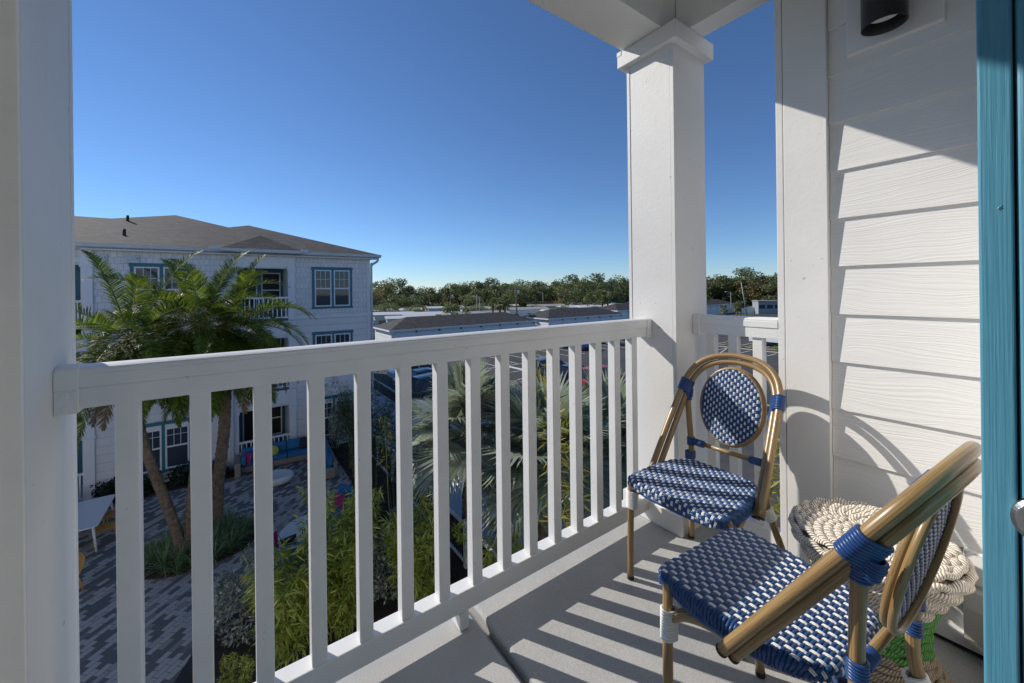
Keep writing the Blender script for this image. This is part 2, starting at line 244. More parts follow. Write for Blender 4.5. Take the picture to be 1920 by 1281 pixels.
# ------------------------------------------------------------------ mesh helpers
class MB:
    def __init__(s): s.v = []; s.f = []; s.m = []; s.uv = []; s.sm = []
    def face(s, ids, m=0, uv=None, sm=False): s.f.append(tuple(ids)); s.m.append(m); s.uv.append(uv); s.sm.append(sm)
    def pts(s, p): b = len(s.v); s.v.extend([tuple(q) for q in p]); return b
    def box(s, x0, x1, y0, y1, z0, z1, m=0):
        b = s.pts([(x0, y0, z0), (x1, y0, z0), (x1, y1, z0), (x0, y1, z0), (x0, y0, z1), (x1, y0, z1), (x1, y1, z1), (x0, y1, z1)])
        for q in ((3, 2, 1, 0), (4, 5, 6, 7), (0, 1, 5, 4), (1, 2, 6, 5), (2, 3, 7, 6), (3, 0, 4, 7)): s.face([b+i for i in q], m)
        return s
    def poly(s, P, m=0): b = s.pts(P); s.face(range(b, b+len(P)), m); return s
    def prism(s, P, z0, z1, m=0):       # P: list of (x, y), counter-clockwise
        n = len(P); b = s.pts([(x, y, z0) for x, y in P]+[(x, y, z1) for x, y in P])
        s.face([b+i for i in reversed(range(n))], m); s.face([b+n+i for i in range(n)], m)
        for i in range(n): s.face((b+i, b+(i+1) % n, b+n+(i+1) % n, b+n+i), m)
        return s
    def extrude(s, prof, o, a, bdir, ldir, L, m=0, sm=False):   # profile (p, q) along axes a, bdir; length L along ldir from o
        o, a, bd, ld = map(Vector, (o, a, bdir, ldir)); n = len(prof)
        P0 = [o+a*p+bd*q for p, q in prof]; P1 = [x+ld*L for x in P0]; b = s.pts(P0+P1)
        s.face([b+i for i in reversed(range(n))], m); s.face([b+n+i for i in range(n)], m)
        for i in range(n): s.face((b+i, b+(i+1) % n, b+n+(i+1) % n, b+n+i), m, None, sm)
        return s
    def tube(s, P, r, n=10, closed=False, caps=True, m=0, up=None, ry=None, uvoff=0, sm=True):
        P = [Vector(p) for p in P]; k = len(P); rs = r if isinstance(r, (list, tuple)) else [r]*k
        T = []
        for i in range(k):
            a = P[(i-1) % k] if closed or i else P[0]; c = P[(i+1) % k] if closed or i < k-1 else P[-1]
            t = (c-a); T.append(t.normalized() if t.length > 1e-9 else Vector((0, 0, 1)))
        u = Vector(up) if up else (Vector((0, 0, 1)) if abs(T[0].z) < .9 else Vector((1, 0, 0)))
        N = []
        for i in range(k):
            u = (u-T[i]*u.dot(T[i])).normalized(); N.append(u.copy())
            if up: u = Vector(up)
        b = len(s.v); d = 0; ds = []
        for i in range(k):
            if i: d += (P[i]-P[i-1]).length
            ds.append(d+uvoff); B = T[i].cross(N[i])
            for j in range(n):
                t = 2*math.pi*j/n; rr = rs[i]; r2 = rr if ry is None else ry*(rr/max(rs))
                s.v.append(tuple(P[i]+N[i]*(rr*math.cos(t))+B*(r2*math.sin(t))))
        segs = k if closed else k-1
        for i in range(segs):
            i2 = (i+1) % k; d0 = ds[i]; d1 = ds[i2] if i2 else d+(P[0]-P[-1]).length+uvoff
            for j in range(n):
                j2 = (j+1) % n
                s.face((b+i*n+j, b+i*n+j2, b+i2*n+j2, b+i2*n+j), m, ((d0, j/n), (d0, (j+1)/n), (d1, (j+1)/n), (d1, j/n)), sm)
        if caps and not closed:
            s.face([b+j for j in reversed(range(n))], m); s.face([b+(k-1)*n+j for j in range(n)], m)
        return s
    def lathe(s, prof, n=24, c=(0, 0), m=0, sm=True):
        b = len(s.v); k = len(prof)
        for r, z in prof:
            for j in range(n): t = 2*math.pi*j/n; s.v.append((c[0]+r*math.cos(t), c[1]+r*math.sin(t), z))
        for i in range(k-1):
            for j in range(n): j2 = (j+1) % n; s.face((b+i*n+j, b+i*n+j2, b+(i+1)*n+j2, b+(i+1)*n+j), m, None, sm)
        s.face([b+j for j in reversed(range(n))], m); s.face([b+(k-1)*n+j for j in range(n)], m)
        return s
    def raw(s, V, F, m=0, sm=False):
        b = len(s.v); s.v.extend(map(tuple, V)); 
        for f in F: s.face([b+i for i in f], m, None, sm)
        return s
    def mesh(s, name, mats):
        me = bpy.data.meshes.new(name); me.from_pydata(s.v, [], s.f)
        for m in ([mats] if isinstance(mats, str) else mats): me.materials.append(MATS[m])
        me.polygons.foreach_set('material_index', s.m); me.polygons.foreach_set('use_smooth', s.sm)
        if any(u is not None for u in s.uv):
            L = me.uv_layers.new(name='UVMap'); co = []
            for f, u in zip(s.f, s.uv): co.extend([c for p in (u if u else [(0, 0)]*len(f)) for c in p])
            L.data.foreach_set('uv', co)
        me.update(); return me
    def build(s, name, mats, parent=None, bevel=0, seg=2):
        o = bpy.data.objects.new(name, s.mesh(name, mats)); COL.objects.link(o)
        if parent: o.parent = parent
        if bevel: bev(o, bevel, seg)
        return o
def bev(o, w, seg=2):
    md = o.modifiers.new('bevel', 'BEVEL'); md.width = w; md.segments = seg; md.limit_method = 'ANGLE'; md.angle_limit = R(40)
def npmesh(name, V, F, mats, mi=None, smooth=False):
    V = np.asarray(V, np.float32); F = np.asarray(F, np.int32); me = bpy.data.meshes.new(name); k = F.shape[1]
    me.vertices.add(len(V)); me.vertices.foreach_set('co', V.ravel()); me.loops.add(F.size); me.loops.foreach_set('vertex_index', F.ravel())
    me.polygons.add(len(F)); me.polygons.foreach_set('loop_start', np.arange(0, F.size, k, dtype=np.int32))
    try: me.polygons.foreach_set('loop_total', np.full(len(F), k, np.int32))
    except Exception: pass
    for m in ([mats] if isinstance(mats, str) else mats): me.materials.append(MATS[m])
    if mi is not None: me.polygons.foreach_set('material_index', np.asarray(mi, np.int32))
    if smooth: me.polygons.foreach_set('use_smooth', np.ones(len(F), bool))
    me.update(calc_edges=True); me.validate(); return me
def link(name, me, parent=None):
    o = bpy.data.objects.new(name, me); COL.objects.link(o)
    if parent: o.parent = parent
    return o
def tag(o, label=None, cat=None, group=None, kind=None):
    for k, v in (('label', label), ('category', cat), ('group', group), ('kind', kind)):
        if v: o[k] = v
    return o
def thing(name, label, cat, loc=(0, 0, 0), rz=0, group=None):
    o = bpy.data.objects.new(name, None); COL.objects.link(o); o.location = loc; o.rotation_euler = (0, 0, rz); o.empty_display_size = .2
    return tag(o, label, cat, group)
def dup(o, loc=None, rz=None, label=None, scale=None, parent=None):
    c = o.copy(); COL.objects.link(c)
    if parent: c.parent = parent; c.matrix_parent_inverse = o.matrix_parent_inverse
    for ch in o.children: dup(ch, parent=c)
    if loc is not None: c.location = loc
    if rz is not None: c.rotation_euler = (0, 0, rz)
    if scale is not None: c.scale = scale if hasattr(scale, '__len__') else (scale,)*3
    if label: c['label'] = label
    return c
def catmull(P, n=6, closed=False):
    P = [Vector(p) for p in P]; out = []; k = len(P)
    for i in range(k if closed else k-1):
        p0 = P[(i-1) % k] if closed or i else P[0]*2-P[1]; p1 = P[i]; p2 = P[(i+1) % k]; p3 = P[(i+2) % k] if closed or i+2 < k else P[-1]*2-P[-2]
        for j in range(n):
            t = j/n; out.append(.5*((2*p1)+(p2-p0)*t+(2*p0-5*p1+4*p2-p3)*t*t+(3*p1-p0-3*p2+p3)*t**3))
    if not closed: out.append(P[-1])
    return out
def struct(o): o['kind'] = 'structure'; return o
G = -6.05     # courtyard level (balcony floor is 0)

# leaf clouds ------------------------------------------------
def leaf_quads(C, D, N, ln, wd, fold=.0):
    """blade leaves: base C, direction D, normal N; diamond of 4 vertices"""
    C, D, N = map(np.asarray, (C, D, N)); n = len(C); S = np.cross(D, N); S /= np.linalg.norm(S, axis=1)[:, None]+1e-9
    ln = np.broadcast_to(ln, (n,))[:, None]; wd = np.broadcast_to(wd, (n,))[:, None]
    V = np.stack([C, C+D*ln*.45+S*wd*.5-N*fold*wd, C+D*ln, C+D*ln*.45-S*wd*.5-N*fold*wd], 1).reshape(-1, 3)
    F = np.arange(4*n).reshape(n, 4); return V, F
def runit(n, r=None):
    r = r or rng; v = r.normal(size=(n, 3)); return v/np.linalg.norm(v, axis=1)[:, None]
def crown_mesh(name, mat, blobs, per, ln, wd, seed=0, flat=.6):
    r = np.random.default_rng(seed); Vs = []; Fs = []; o = 0
    for c, rad in blobs:
        d = runit(per, r); rr = rad*(r.uniform(.55, 1.08, per)**.6); P = np.array(c)+d*rr[:, None]*np.array([1, 1, flat if np.isscalar(rad) else 1])
        N = d*.7+runit(per, r)*.8; N /= np.linalg.norm(N, axis=1)[:, None]
        D = np.cross(N, runit(per, r)); D /= np.linalg.norm(D, axis=1)[:, None]+1e-9
        V, F = leaf_quads(P, D, N, ln*r.uniform(.6, 1.3, per), wd*r.uniform(.7, 1.2, per)); Vs.append(V); Fs.append(F+o); o += len(V)
    return npmesh(name, np.vstack(Vs), np.vstack(Fs), mat)

# ================================================================== BALCONY
# floor: two slabs with a tooled joint between them
f = MB(); f.box(-1.6, .727, -.5, 1.42, -.2, 0); f.box(.753, 2.16, -.5, 1.42, -.2, .004)
f.box(.727, .753, -.5, 1.41, -.2, -.03)
o = struct(f.build('balcony_floor', 'balcony_concrete', bevel=.013, seg=3))
# ceiling: two dropped beams round a recessed soffit
f = MB(); f.box(-2.2, 2.09, 1.158, 1.387, 2.53, 2.86); f.box(-2.2, 2.10, 1.391, 1.412, 2.542, 2.86)
f.box(1.895, 2.02, -.6, 1.155, 2.53, 2.86); f.box(2.024, 2.045, -.6, 1.155, 2.545, 2.86); f.box(-2.2, 2.06, -.6, 1.42, 2.864, 2.98)
struct(f.build('balcony_ceiling', 'soffit_paint', bevel=.003))

def cap_profile(front, back, z0, z1):
    c = (front+back)/2; h = z1-z0; w = (back-front)/2
    half = [(0, z0), (0, z0+.60*h), (.002, z0+.63*h), (.0008, z0+.67*h), (.0015, z0+.80*h), (.005, z0+.88*h), (.014, z0+.95*h), (w*.8, z1)]
    return [(front+a, b) for a, b in half]+[(back-a, b) for a, b in reversed(half)]
def railing(name, label, a, b, front, axis, zt, bal, feet, group=None, ends=2):
    """rail along X (axis 0, front face at y=front) or along Y (axis 1, front face at x=front)"""
    t = thing(name, label, 'railing', ((a+b)/2, front, 0) if axis == 0 else (front, (a+b)/2, 0), group=group)
    ox = t.location
    def put(mb, nm, mat='white_vinyl', bevel=0):
        o = mb.build(nm, mat, t, bevel); o.location = -ox; return o
    P = lambda u, w, z: (u, w, z) if axis == 0 else (w, u, z)
    A, L = ((0, 1, 0), (1, 0, 0)) if axis == 0 else ((1, 0, 0), (0, 1, 0))
    k = MB(); k.extrude(cap_profile(front, front+.072, zt-.046, zt), P(a, 0, 0), A, (0, 0, 1), L, b-a)
    k.extrude([(front+.004, zt-.094), (front+.068, zt-.094), (front+.068, zt-.049), (front+.004, zt-.049)], P(a, 0, 0), A, (0, 0, 1), L, b-a)
    k.extrude([(front+.0056, zt-.05), (front+.0664, zt-.05), (front+.0664, zt-.044), (front+.0056, zt-.044)], P(a, 0, 0), A, (0, 0, 1), L, b-a)
    put(k, 'top_rail', bevel=.0015)
    k = MB(); k.extrude([(front+.008, .057), (front+.068, .057), (front+.068, .13), (front+.008, .13)], P(a, 0, 0), A, (0, 0, 1), L, b-a); put(k, 'bottom_rail', bevel=.003)
    if ends:
        for e, s in ((a, 1), (b, -1)) if ends == 2 else ((b, -1),):
            k = MB(); u0, u1 = sorted((e+s*.0005, e+s*.037))
            k.extrude(cap_profile(front-.004, front+.076, zt-.05, zt+.002), P(u0, 0, 0), A, (0, 0, 1), L, u1-u0)
            k.extrude([(front-.003, zt-.102), (front+.075, zt-.102), (front+.075, zt-.05), (front-.003, zt-.05)], P(u0, 0, 0), A, (0, 0, 1), L, u1-u0)
            um = e+s*.017
            for zz in (zt-.062, zt-.088): k.tube([P(um, front-.0065, zz), P(um, front-.001, zz)], .0065, 12)
            k.tube([P(e+s*.031, front-.005, zt-.055), P(e+s*.031, front-.001, zt-.055)], .004, 8)
            put(k, 'bracket', bevel=.002)
    for c in bal:
        k = MB(); u0, u1, w0, w1 = c-.021, c+.021, front+.0145, front+.0565
        if axis == 0: k.box(u0, u1, w0, w1, .129, zt-.093)
        else: k.box(w0, w1, u0, u1, .129, zt-.093)
        put(k, 'baluster', bevel=.0025)
    for c in feet:
        k = MB(); u0, u1 = c-.018, c+.018
        k.box(u0, u1, front-.004, front+.074, .003, .057); put(k, 'foot_block', bevel=.002)
    return t
railing('balcony_railing', 'long white vinyl railing along the front of the balcony', -.31, 1.80, 1.257, 0, 1.063, [-.199+.1341*i for i in range(15)], [.672])
railing('side_railing', 'short white railing between the corner column and the wall, behind the far chair', .722, 1.112, 1.945, 1, 1.083, [1.028, .921, .810], [], ends=1)

# corner column with cap and base
t = thing('column', 'tall square white column with a stepped cap at the balcony corner', 'column', (1.945, 1.253, 0))
def sub(mb, nm, mat, t, bevel=0, seg=2):
    o = mb.build(nm, mat, t, bevel, seg); o.location = -Vector(t.location); return o
k = MB(); k.box(1.80, 2.09, 1.113, 1.132, .1, 2.46); k.box(1.8025, 2.0875, 1.1335, 1.374, .1, 2.46); k.box(1.80, 2.09, 1.3755, 1.395, .1, 2.46); sub(k, 'shaft', 'white_paint', t, .002)
k = MB(); k.box(1.765, 2.125, 1.078, 1.430, 2.442, 2.528); k.box(1.763, 1.8, 1.40, 1.432, 2.505, 2.531); sub(k, 'cap', 'white_paint', t, .003)
k = MB(); k.box(1.770, 2.12, 1.077, 1.43, .005, .103); k.box(1.787, 2.103, 1.096, 1.41, .103, .135); sub(k, 'base', 'white_paint', t, .003)
# left post
t = thing('post', 'thick white post at the left edge of the balcony', 'post', (-.455, 1.257, 0))
k = MB(); k.box(-.60, -.31, 1.1135, 1.385, .005, 2.53); k.box(-.60, -.3085, 1.3865, 1.407, .005, 2.53); sub(k, 'shaft', 'white_paint', t, .002)
k = MB(); k.box(-.60, -.3102, 1.100, 1.1125, .005, 2.53); sub(k, 'face_board', 'room_lit_stucco', t, .002)  # inner face coloured cream to stand in for room light

# siding wall
t = thing('siding_wall', 'white wood-grain lap siding wall with a smooth corner board, right of the chairs', 'wall', (2.0, .3, 0))
k = MB()
for i in range(16):
    z0 = -.03+.1898*i; z1 = z0+.1898+.012
    if i == 0: z0 = .022
    if z0 > 2.86: break
    z1 = min(z1, 2.86); y0, y1 = -.5, .5385; xb, xt = 1.9625, 1.9752
    b = k.pts([(xb, y0, z0), (2.0, y0, z0), (2.0, y1, z0), (xb, y1, z0), (xt, y0, z1), (2.0, y0, z1), (2.0, y1, z1), (xt, y1, z1)])
    for q in ((3, 2, 1, 0), (4, 5, 6, 7), (0, 1, 5, 4), (1, 2, 6, 5), (2, 3, 7, 6), (3, 0, 4, 7)): k.face([b+j for j in q])
sub(k, 'siding_boards', 'siding', t)
k = MB(); k.box(2.001, 2.13, -.5, .5395, .005, 2.86); sub(k, 'wall_core', 'white_paint', t)
k = MB(); k.box(1.945, 2.13, .540, .6925, .005, 2.86); k.box(1.947, 2.13, .695, .7215, .005, 2.86); sub(k, 'corner_board', 'white_paint', t, .0025)
k = MB(); k.box(1.945, 1.99, .218, .477, 2.107, 2.42); sub(k, 'mount_block', 'white_paint', t, .004)
k = MB(); k.box(1.97, 2.0, -.5, .5385, .005, .02); sub(k, 'base_flashing', 'dark', t)

# wall lamp
t = thing('wall_lamp', 'black cylinder downlight on a white mounting block at the top right', 'lamp', (1.868, .353, 2.13))
k = MB(); k.lathe([(.061, .0), (.061, .235), (.050, .235)], 40); o = k.build('housing', 'black_metal', t); o.data.polygons[-2].select = False
bmm = bmesh.new(); bmm.from_mesh(o.data); bmesh.ops.delete(bmm, geom=[x for x in bmm.faces if len(x.verts) > 10 and x.calc_center_median().z < .01], context='FACES_ONLY'); bmm.to_mesh(o.data); bmm.free()
k = MB(); k.lathe([(.0605, .0005), (.057, .0005), (.054, .02), (.05, .055)], 40)
o = k.build('baffle', 'dark', t); bmm = bmesh.new(); bmm.from_mesh(o.data); bmesh.ops.delete(bmm, geom=[x for x in bmm.faces if len(x.verts) > 10], context='FACES_ONLY'); bmm.to_mesh(o.data); bmm.free()
k = MB(); k.lathe([(.043, .035), (.043, .039)], 40); k.build('lens', 'lamp_white', t)
k = MB(); k.box(.052, .0765, -.028, .028, .03, .20); k.build('arm', 'black_metal', t, .003)

# teal door frame, close to the lens
t = thing('door_frame', 'teal painted door frame with a round steel lock rosette, at the right edge', 'door frame', (.93, .02, 0))
k = MB(); k.box(.86, 1.0, .0355, .067, .005, 2.5); sub(k, 'jamb', 'teal_brush', t, .003, 3)
k = MB(); k.box(.8615, 1.0, -.20, .0335, .005, 2.5); sub(k, 'stop', 'teal_brush', t, .006, 4)
k = MB(); k.box(.872, .99, .032, .037, .005, 2.49); sub(k, 'joint', 'dark', t)
k = MB(); k.tube([(.8612, .010, .909), (.852, .010, .909), (.8475, .010, .909)], [.032, .032, .027], 40, sm=False); k.tube([(.848, .010, .909), (.838, .010, .909)], .012, 24, sm=False); sub(k, 'rosette', 'steel', t, .001)

# outlet cover
t = thing('outlet_cover', 'translucent grey plastic outlet cover low on the siding beside the door frame', 'outlet cover', (1.962, .125, .2))
k = MB(); k.extrude([(0, -.13), (-.05, -.145), (-.078, -.10), (-.086, 0), (-.082, .06), (-.070, .062), (-.070, .072), (-.078, .078), (-.06, .135), (-.03, .148), (0, .148)], (0, -.062, 0), (1, 0, 0), (0, 0, 1), (0, 1, 0), .124)
k.build('lid', 'clear_plastic', t, .006, 3)
k = MB(); k.box(-.016, 0.009, -.067, .067, -.15, .153); k.build('back_box', 'white_plastic', t, .003)

# ------------------------------------------------------------------ rope stool
def stool():
    t = thing('rope_stool', 'natural woven rope stool with a green band round its waist, behind the near chair', 'stool', (1.605, .345, .004))
    def rings(zs, rope, parts, amp, lobes, name, mat):
        k = MB()
        for i, (r, z) in enumerate(zs):
            n = max(24, int(r*2*math.pi/.007)); nl = max(4, 2*int(round(lobes*r/.2/2))); ph = math.pi*(i % 2); jz = random.uniform(-.0015, .0015)
            P = []
            for j in range(n):
                a = 2*math.pi*j/n; w = amp*math.cos(nl*a/2+ph)
                P.append(((r+w)*math.cos(a), (r+w)*math.sin(a), z+jz+.0012*math.sin(3*a+i)))
            k.tube(P, rope, 8, closed=True)
        return k.build(name, mat, t)
    prof = [(.185, .012), (.188, .03), (.180, .055), (.165, .08), (.148, .105), (.135, .13), (.126, .16), (.122, .19), (.124, .22), (.128, .25), (.134, .28), (.146, .31), (.162, .34), (.180, .37), (.195, .395), (.204, .415), (.205, .432)]
    def at(z):
        for (r0, z0), (r1, z1) in zip(prof, prof[1:]):
            if z <= z1: return r0+(r1-r0)*(z-z0)/(z1-z0)
        return prof[-1][0]
    zz = lambda a, b, s: [(at(z)-.006, z) for z in np.arange(a, b, s)]
    k = MB(); k.lathe([(r-.016, z) for r, z in prof]+[(.15, .436), (.01, .438)], 40); k.build('core', 'jute_rope', t)
    rings(zz(.012, .165, .0135), .0078, 1, .0035, 26, 'lower_body', 'jute_dark')
    rings(zz(.166, .305, .0125), .0085, 1, .005, 26, 'green_band', 'green_rope')
    rings(zz(.307, .43, .0150), .0088, 1, .0055, 26, 'upper_body', 'jute_rope')
    # woven top: rope rings undulating over and under 16 spokes
    k = MB()
    for i, r in enumerate(np.arange(.012, .207, .0145)):
        n = max(20, int(r*2*math.pi/.006)); nl = 18 if r > .07 else 8; P = []
        dome = .446+.010*math.cos(min(1, r/.2)*1.2)-(.018 if r > .19 else 0)
        for j in range(n):
            a = 2*math.pi*j/n+.02*i; P.append((r*math.cos(a), r*math.sin(a), dome+.0045*math.cos(nl*a/1+math.pi*(i % 2))+random.uniform(-.0006, .0006)))
        k.tube(P, .0095, 8, closed=True)
    k.build('seat_top', 'jute_rope', t)
    return t
stool()

# ------------------------------------------------------------------ bistro chairs
def sd_rrect(u, v, a, b, r):
    qx = np.abs(u)-(a-r); qy = np.abs(v)-(b-r)
    return np.hypot(np.maximum(qx, 0), np.maximum(qy, 0))+np.minimum(np.maximum(qx, qy), 0)-r
def sd_ell(u, v, a, b):
    k0 = np.hypot(u/a, v/b); k1 = np.hypot(u/a/a, v/b/b); return k0*(k0-1)/np.maximum(k1, 1e-6)
def weave(sd, warp, A, B, cu, cv, rr, skirt, amp, rnd=.0044, wide=.70):
    """plain weave of paired strands over the region sd<0, edges rolled down with radius rr then a straight skirt"""
    lim = rr*math.pi/2+skirt; e = 1e-4
    def surf(u, v):
        d = sd(u, v); gx = (sd(u+e, v)-sd(u-e, v))/(2*e); gy = (sd(u, v+e)-sd(u, v-e))/(2*e); g = np.hypot(gx, gy)+1e-9; gx /= g; gy /= g
        dp = np.maximum(d, 0); t = np.minimum(dp/max(rr, 1e-6), math.pi/2); ex = np.maximum(dp-rr*math.pi/2, 0)
        x = u-dp*gx+gx*rr*np.sin(t); y = v-dp*gy+gy*rr*np.sin(t); z = -(rr-rr*np.cos(t))-ex
        nx, ny, nz = gx*np.sin(t), gy*np.sin(t), np.cos(t)
        x, y, z = warp(x, y, z); return np.stack([x, y, z], -1), np.stack([nx, ny, nz], -1), d
    VV, FF, MI = [], [], []; off = 0
    for mode in (0, 1):                       # 0: blue strands along u; 1: white strands along v
        c_al, c_ac = (cu, cv) if mode == 0 else (cv, cu)
        La, Lc = (A+lim, B+lim) if mode == 0 else (B+lim, A+lim)
        s = np.arange(-La, La+c_al/6, c_al/6 if mode == 0 else c_al/4)
        nj = int(Lc/c_ac)
        for j in range(-nj, nj+1):
            for pr in (-1, 1):
                cen = j*c_ac+pr*c_ac*(.25 if mode == 0 else .135)
                if mode == 1 and abs(cen) > A-.010: continue
                if mode == 0: prof = [(-.27*c_ac, -rnd*.8), (-.2*c_ac, rnd*.2), (0, rnd*.75), (.2*c_ac, rnd*.2), (.27*c_ac, -rnd*.8)]
                else: w = .185*c_ac*wide/.8; prof = [(-w, -rnd*.35), (-w*.8, rnd*.12), (w*.8, rnd*.12), (w, -rnd*.35)]
                ph = np.cos(np.pi*(s/c_al+j)); h = amp*ph if mode == 0 else -amp*ph*1.0
                if mode == 0: h = amp*np.sign(ph)*np.abs(ph)**.6
                rows = []; ok = None
                for oc, q in prof:
                    u, v = (s, np.full_like(s, cen+oc)) if mode == 0 else (np.full_like(s, cen+oc), s)
                    p, n, d = surf(u, v); rows.append(p+n*(h+q)[:, None]); g = d < lim; ok = g if ok is None else ok & g
                V = np.stack(rows, 1); k, m_ = V.shape[:2]; idx = np.arange(k*m_).reshape(k, m_)
                good = ok[:-1] & ok[1:]
                F = np.stack([idx[:-1, :-1], idx[1:, :-1], idx[1:, 1:], idx[:-1, 1:]], -1)[good].reshape(-1, 4)
                if mode == 0: F = F[:, ::-1]
                if len(F): VV.append(V.reshape(-1, 3)); FF.append(F+off); MI.append(np.full(len(F), mode)); off += k*m_
    return np.vstack(VV), np.vstack(FF), np.concatenate(MI)
def ring_stack(k, cs, n, rad, pitch, wire, axis, segs=20):
    """n stacked loops round tubes at centres cs (1-3 points), marching along axis"""
    ax = Vector(axis).normalized(); c0 = sum((Vector(c) for c in cs), Vector())/len(cs)
    uu = (Vector(cs[-1])-Vector(cs[0])) if len(cs) > 1 else Vector((1, 0, 0)).cross(ax)
    uu = (uu-ax*uu.dot(ax)); uu = uu.normalized() if uu.length > 1e-6 else ax.orthogonal().normalized(); vv = ax.cross(uu)
    for i in range(n):
        o = ax*(i-(n-1)/2)*pitch; P = []
        for j in range(segs):
            a = 2*math.pi*j/segs; d = uu*math.cos(a)+vv*math.sin(a)
            m = max(((Vector(c)-c0).dot(d) for c in cs)); best = [c for c in cs if abs((Vector(c)-c0).dot(d)-m) < 1e-7][0]
            q = Vector(best)-c0; q = q-ax*q.dot(ax); P.append(c0+q+d*rad+o)
        k.tube(P, wire, 6, closed=True)
def bistro_chair(label):
    t = thing('bistro_chair', label, 'chair', group='bistro chairs on the balcony')
    TR = .0129; ZS = .455
    # double hoop
    yz = lambda z: -.02-(z-.405)*.648
    half = [(x, yz(z), z) for x, z in ((.222, .405), (.2165, .52), (.2085, .652), (.2, .765), (.190, .808), (.170, .846), (.137, .877), (.092, .898), (.046, .907))]
    P = catmull(half+[(0, yz(.910), .910)]+[(-x, y, z) for x, y, z in reversed(half)], 5)
    k = MB(); k.tube(P, TR, 14); n = len(P)
    P2 = []
    for i, p in enumerate(P):
        tt = (P[min(n-1, i+1)]-P[max(0, i-1)]).normalized(); pl = Vector((1, 0, 0)).cross(Vector((0, -.55, .83))).normalized()
        inw = pl.cross(tt).normalized()
        if inw.dot(Vector((-p.x, 0, .55-p.z))) < 0: inw = -inw
        P2.append(p+inw*.0205+Vector((0, -.014, -.012)))
    k.tube(P2, TR*.96, 14); k.build('hoop_frame', 'faux_bamboo', t)
    k = MB()
    for Q in (P, P2):
        for a, b in ((0, 1), (-1, -2)): d = (Q[a]-Q[b]).normalized(); k = MB(); k.tube([Q[a]-d*.004, Q[a]+d*.0025], TR+.0006, 14); k.build('end_cap', 'dark', t)
    # legs
    for s in (-1, 1):
        Q = catmull([(s*.218, .128, .012), (s*.212, .132, .2), (s*.197, .142, .40), (s*.190, .145, .440)], 4)
        k = MB(); k.tube(Q, TR, 14); lg = k.build('front_leg', 'faux_bamboo', t)
        k = MB(); k.tube([Q[0]-Vector((0, 0, .010)), Q[0]+Vector((0, 0, .004))], TR+.001, 14); k.build('foot', 'dark', lg)
        k = MB(); ring_stack(k, [(s*.2055, .1365, .345), (s*.196, .1345, .345)], 10, TR+.0018, .0075, .0042, (s*.06, -.04, -1)); k.build('white_wrap', 'wrap_white', lg)
        # curved braces up to the seat frame
        k = MB(); k.tube(catmull([(s*.196, .132, .362), (s*.165, .100, .388), (s*.12, .06, .405), (s*.06, .03, .412)], 5), .0095, 10)
        k.tube(catmull([(s*.200, .125, .362), (s*.197, .085, .392), (s*.19, .03, .408), (s*.185, -.04, .412)], 5), .0095, 10); k.build('brace', 'faux_bamboo', t)
        Q = catmull([(s*.214, -.330, .012), (s*.190, -.295, .16), (s*.158, -.243, .34), (s*.152, -.236, .46), (s*.168, -.244, .62), (s*.184, -.256, .755)], 5)
        k = MB(); k.tube(Q, TR, 14); lg = k.build('rear_leg', 'faux_bamboo', t)
        k = MB(); k.tube([Q[0]-Vector((0, 0, .010)), Q[0]+Vector((0, 0, .004))], TR+.001, 14); k.build('foot', 'dark', lg)
        k = MB(); ring_stack(k, [(s*.162, -.250, .318), (s*.158, -.240, .318)], 7, TR+.0018, .0075, .0042, (-s*.2, .35, 1)); k.build('white_wrap', 'wrap_white', lg)
        k = MB(); ring_stack(k, [(s*.1525, -.236, .452), (s*.158, -.222, .452)], 5, TR+.0015, .0068, .0038, (0, 0, 1)); k.build('seat_binding', 'wrap_blue', lg)
        # blue binding where post meets hoop
        i0 = min(range(n), key=lambda i: (P[i]-Vector((s*.2, -.250, .762))).length); d = (P[i0+1]-P[i0-1]).normalized()
        k = MB(); ring_stack(k, [P[i0], P2[i0]], 9, TR+.002, .0066, .0038, d)
        ring_stack(k, [P2[i0]+Vector((0, -.004, -.022)), Vector((s*.180, -.254, .726))], 6, TR+.0015, .0066, .0038, (s*.06, -.35, 1))
        ring_stack(k, [Vector((s*.1785, -.2525, .706))], 4, TR+.0026, .0066, .0036, (s*.1, -.08, 1))
        k.build('hoop_binding', 'wrap_blue', t)
    # crossbar and its bindings
    k = MB(); k.tube([(-.156, -.240, .512), (.156, -.240, .512)], .0098, 10, up=(0, 0, 1)); k.build('crossbar', 'faux_bamboo', t)
    for s in (-1, 1):
        k = MB(); ring_stack(k, [(s*.117, -.240, .512)], 7, .0125, .0062, .0034, (1, 0, 0)); ring_stack(k, [(s*.157, -.239, .512)], 6, TR+.0018, .0062, .0036, (0, 0, 1)); k.build('crossbar_binding', 'wrap_blue', t)
    # seat
    def warp(x, y, z): f = 1-.17*np.clip((.06-y)/.26, 0, 1.2)**1.5; return x*f, y-.002, z+ZS-.006*np.cos(np.clip(x/.2, -1.3, 1.3))*np.cos(np.clip(y/.2, -1.3, 1.3))
    A, B = .196, .190
    V, F, mi = weave(lambda u, v: sd_rrect(u, v, A-.012, B-.012, np.where(v < 0, .085, .035)), warp, A, B, .0160, .0168, .015, .020, .0016, .0037, .56)
    link('seat', npmesh('seat', V, F, ['weave_blue', 'weave_white'], mi, True), t)
    k = MB(); pts = []
    for a in np.linspace(0, 2*math.pi, 40, endpoint=False):
        cx, sy = math.cos(a), math.sin(a); e_ = 4.2 if sy > 0 else 2.9; q = (abs(cx)**e_+abs(sy)**e_)**(-1/e_); u, v = cx*q*(A-.012), sy*q*(B-.012); x, y, z = warp(np.array(u), np.array(v), np.array(0.)); pts.append((float(x), float(y)))
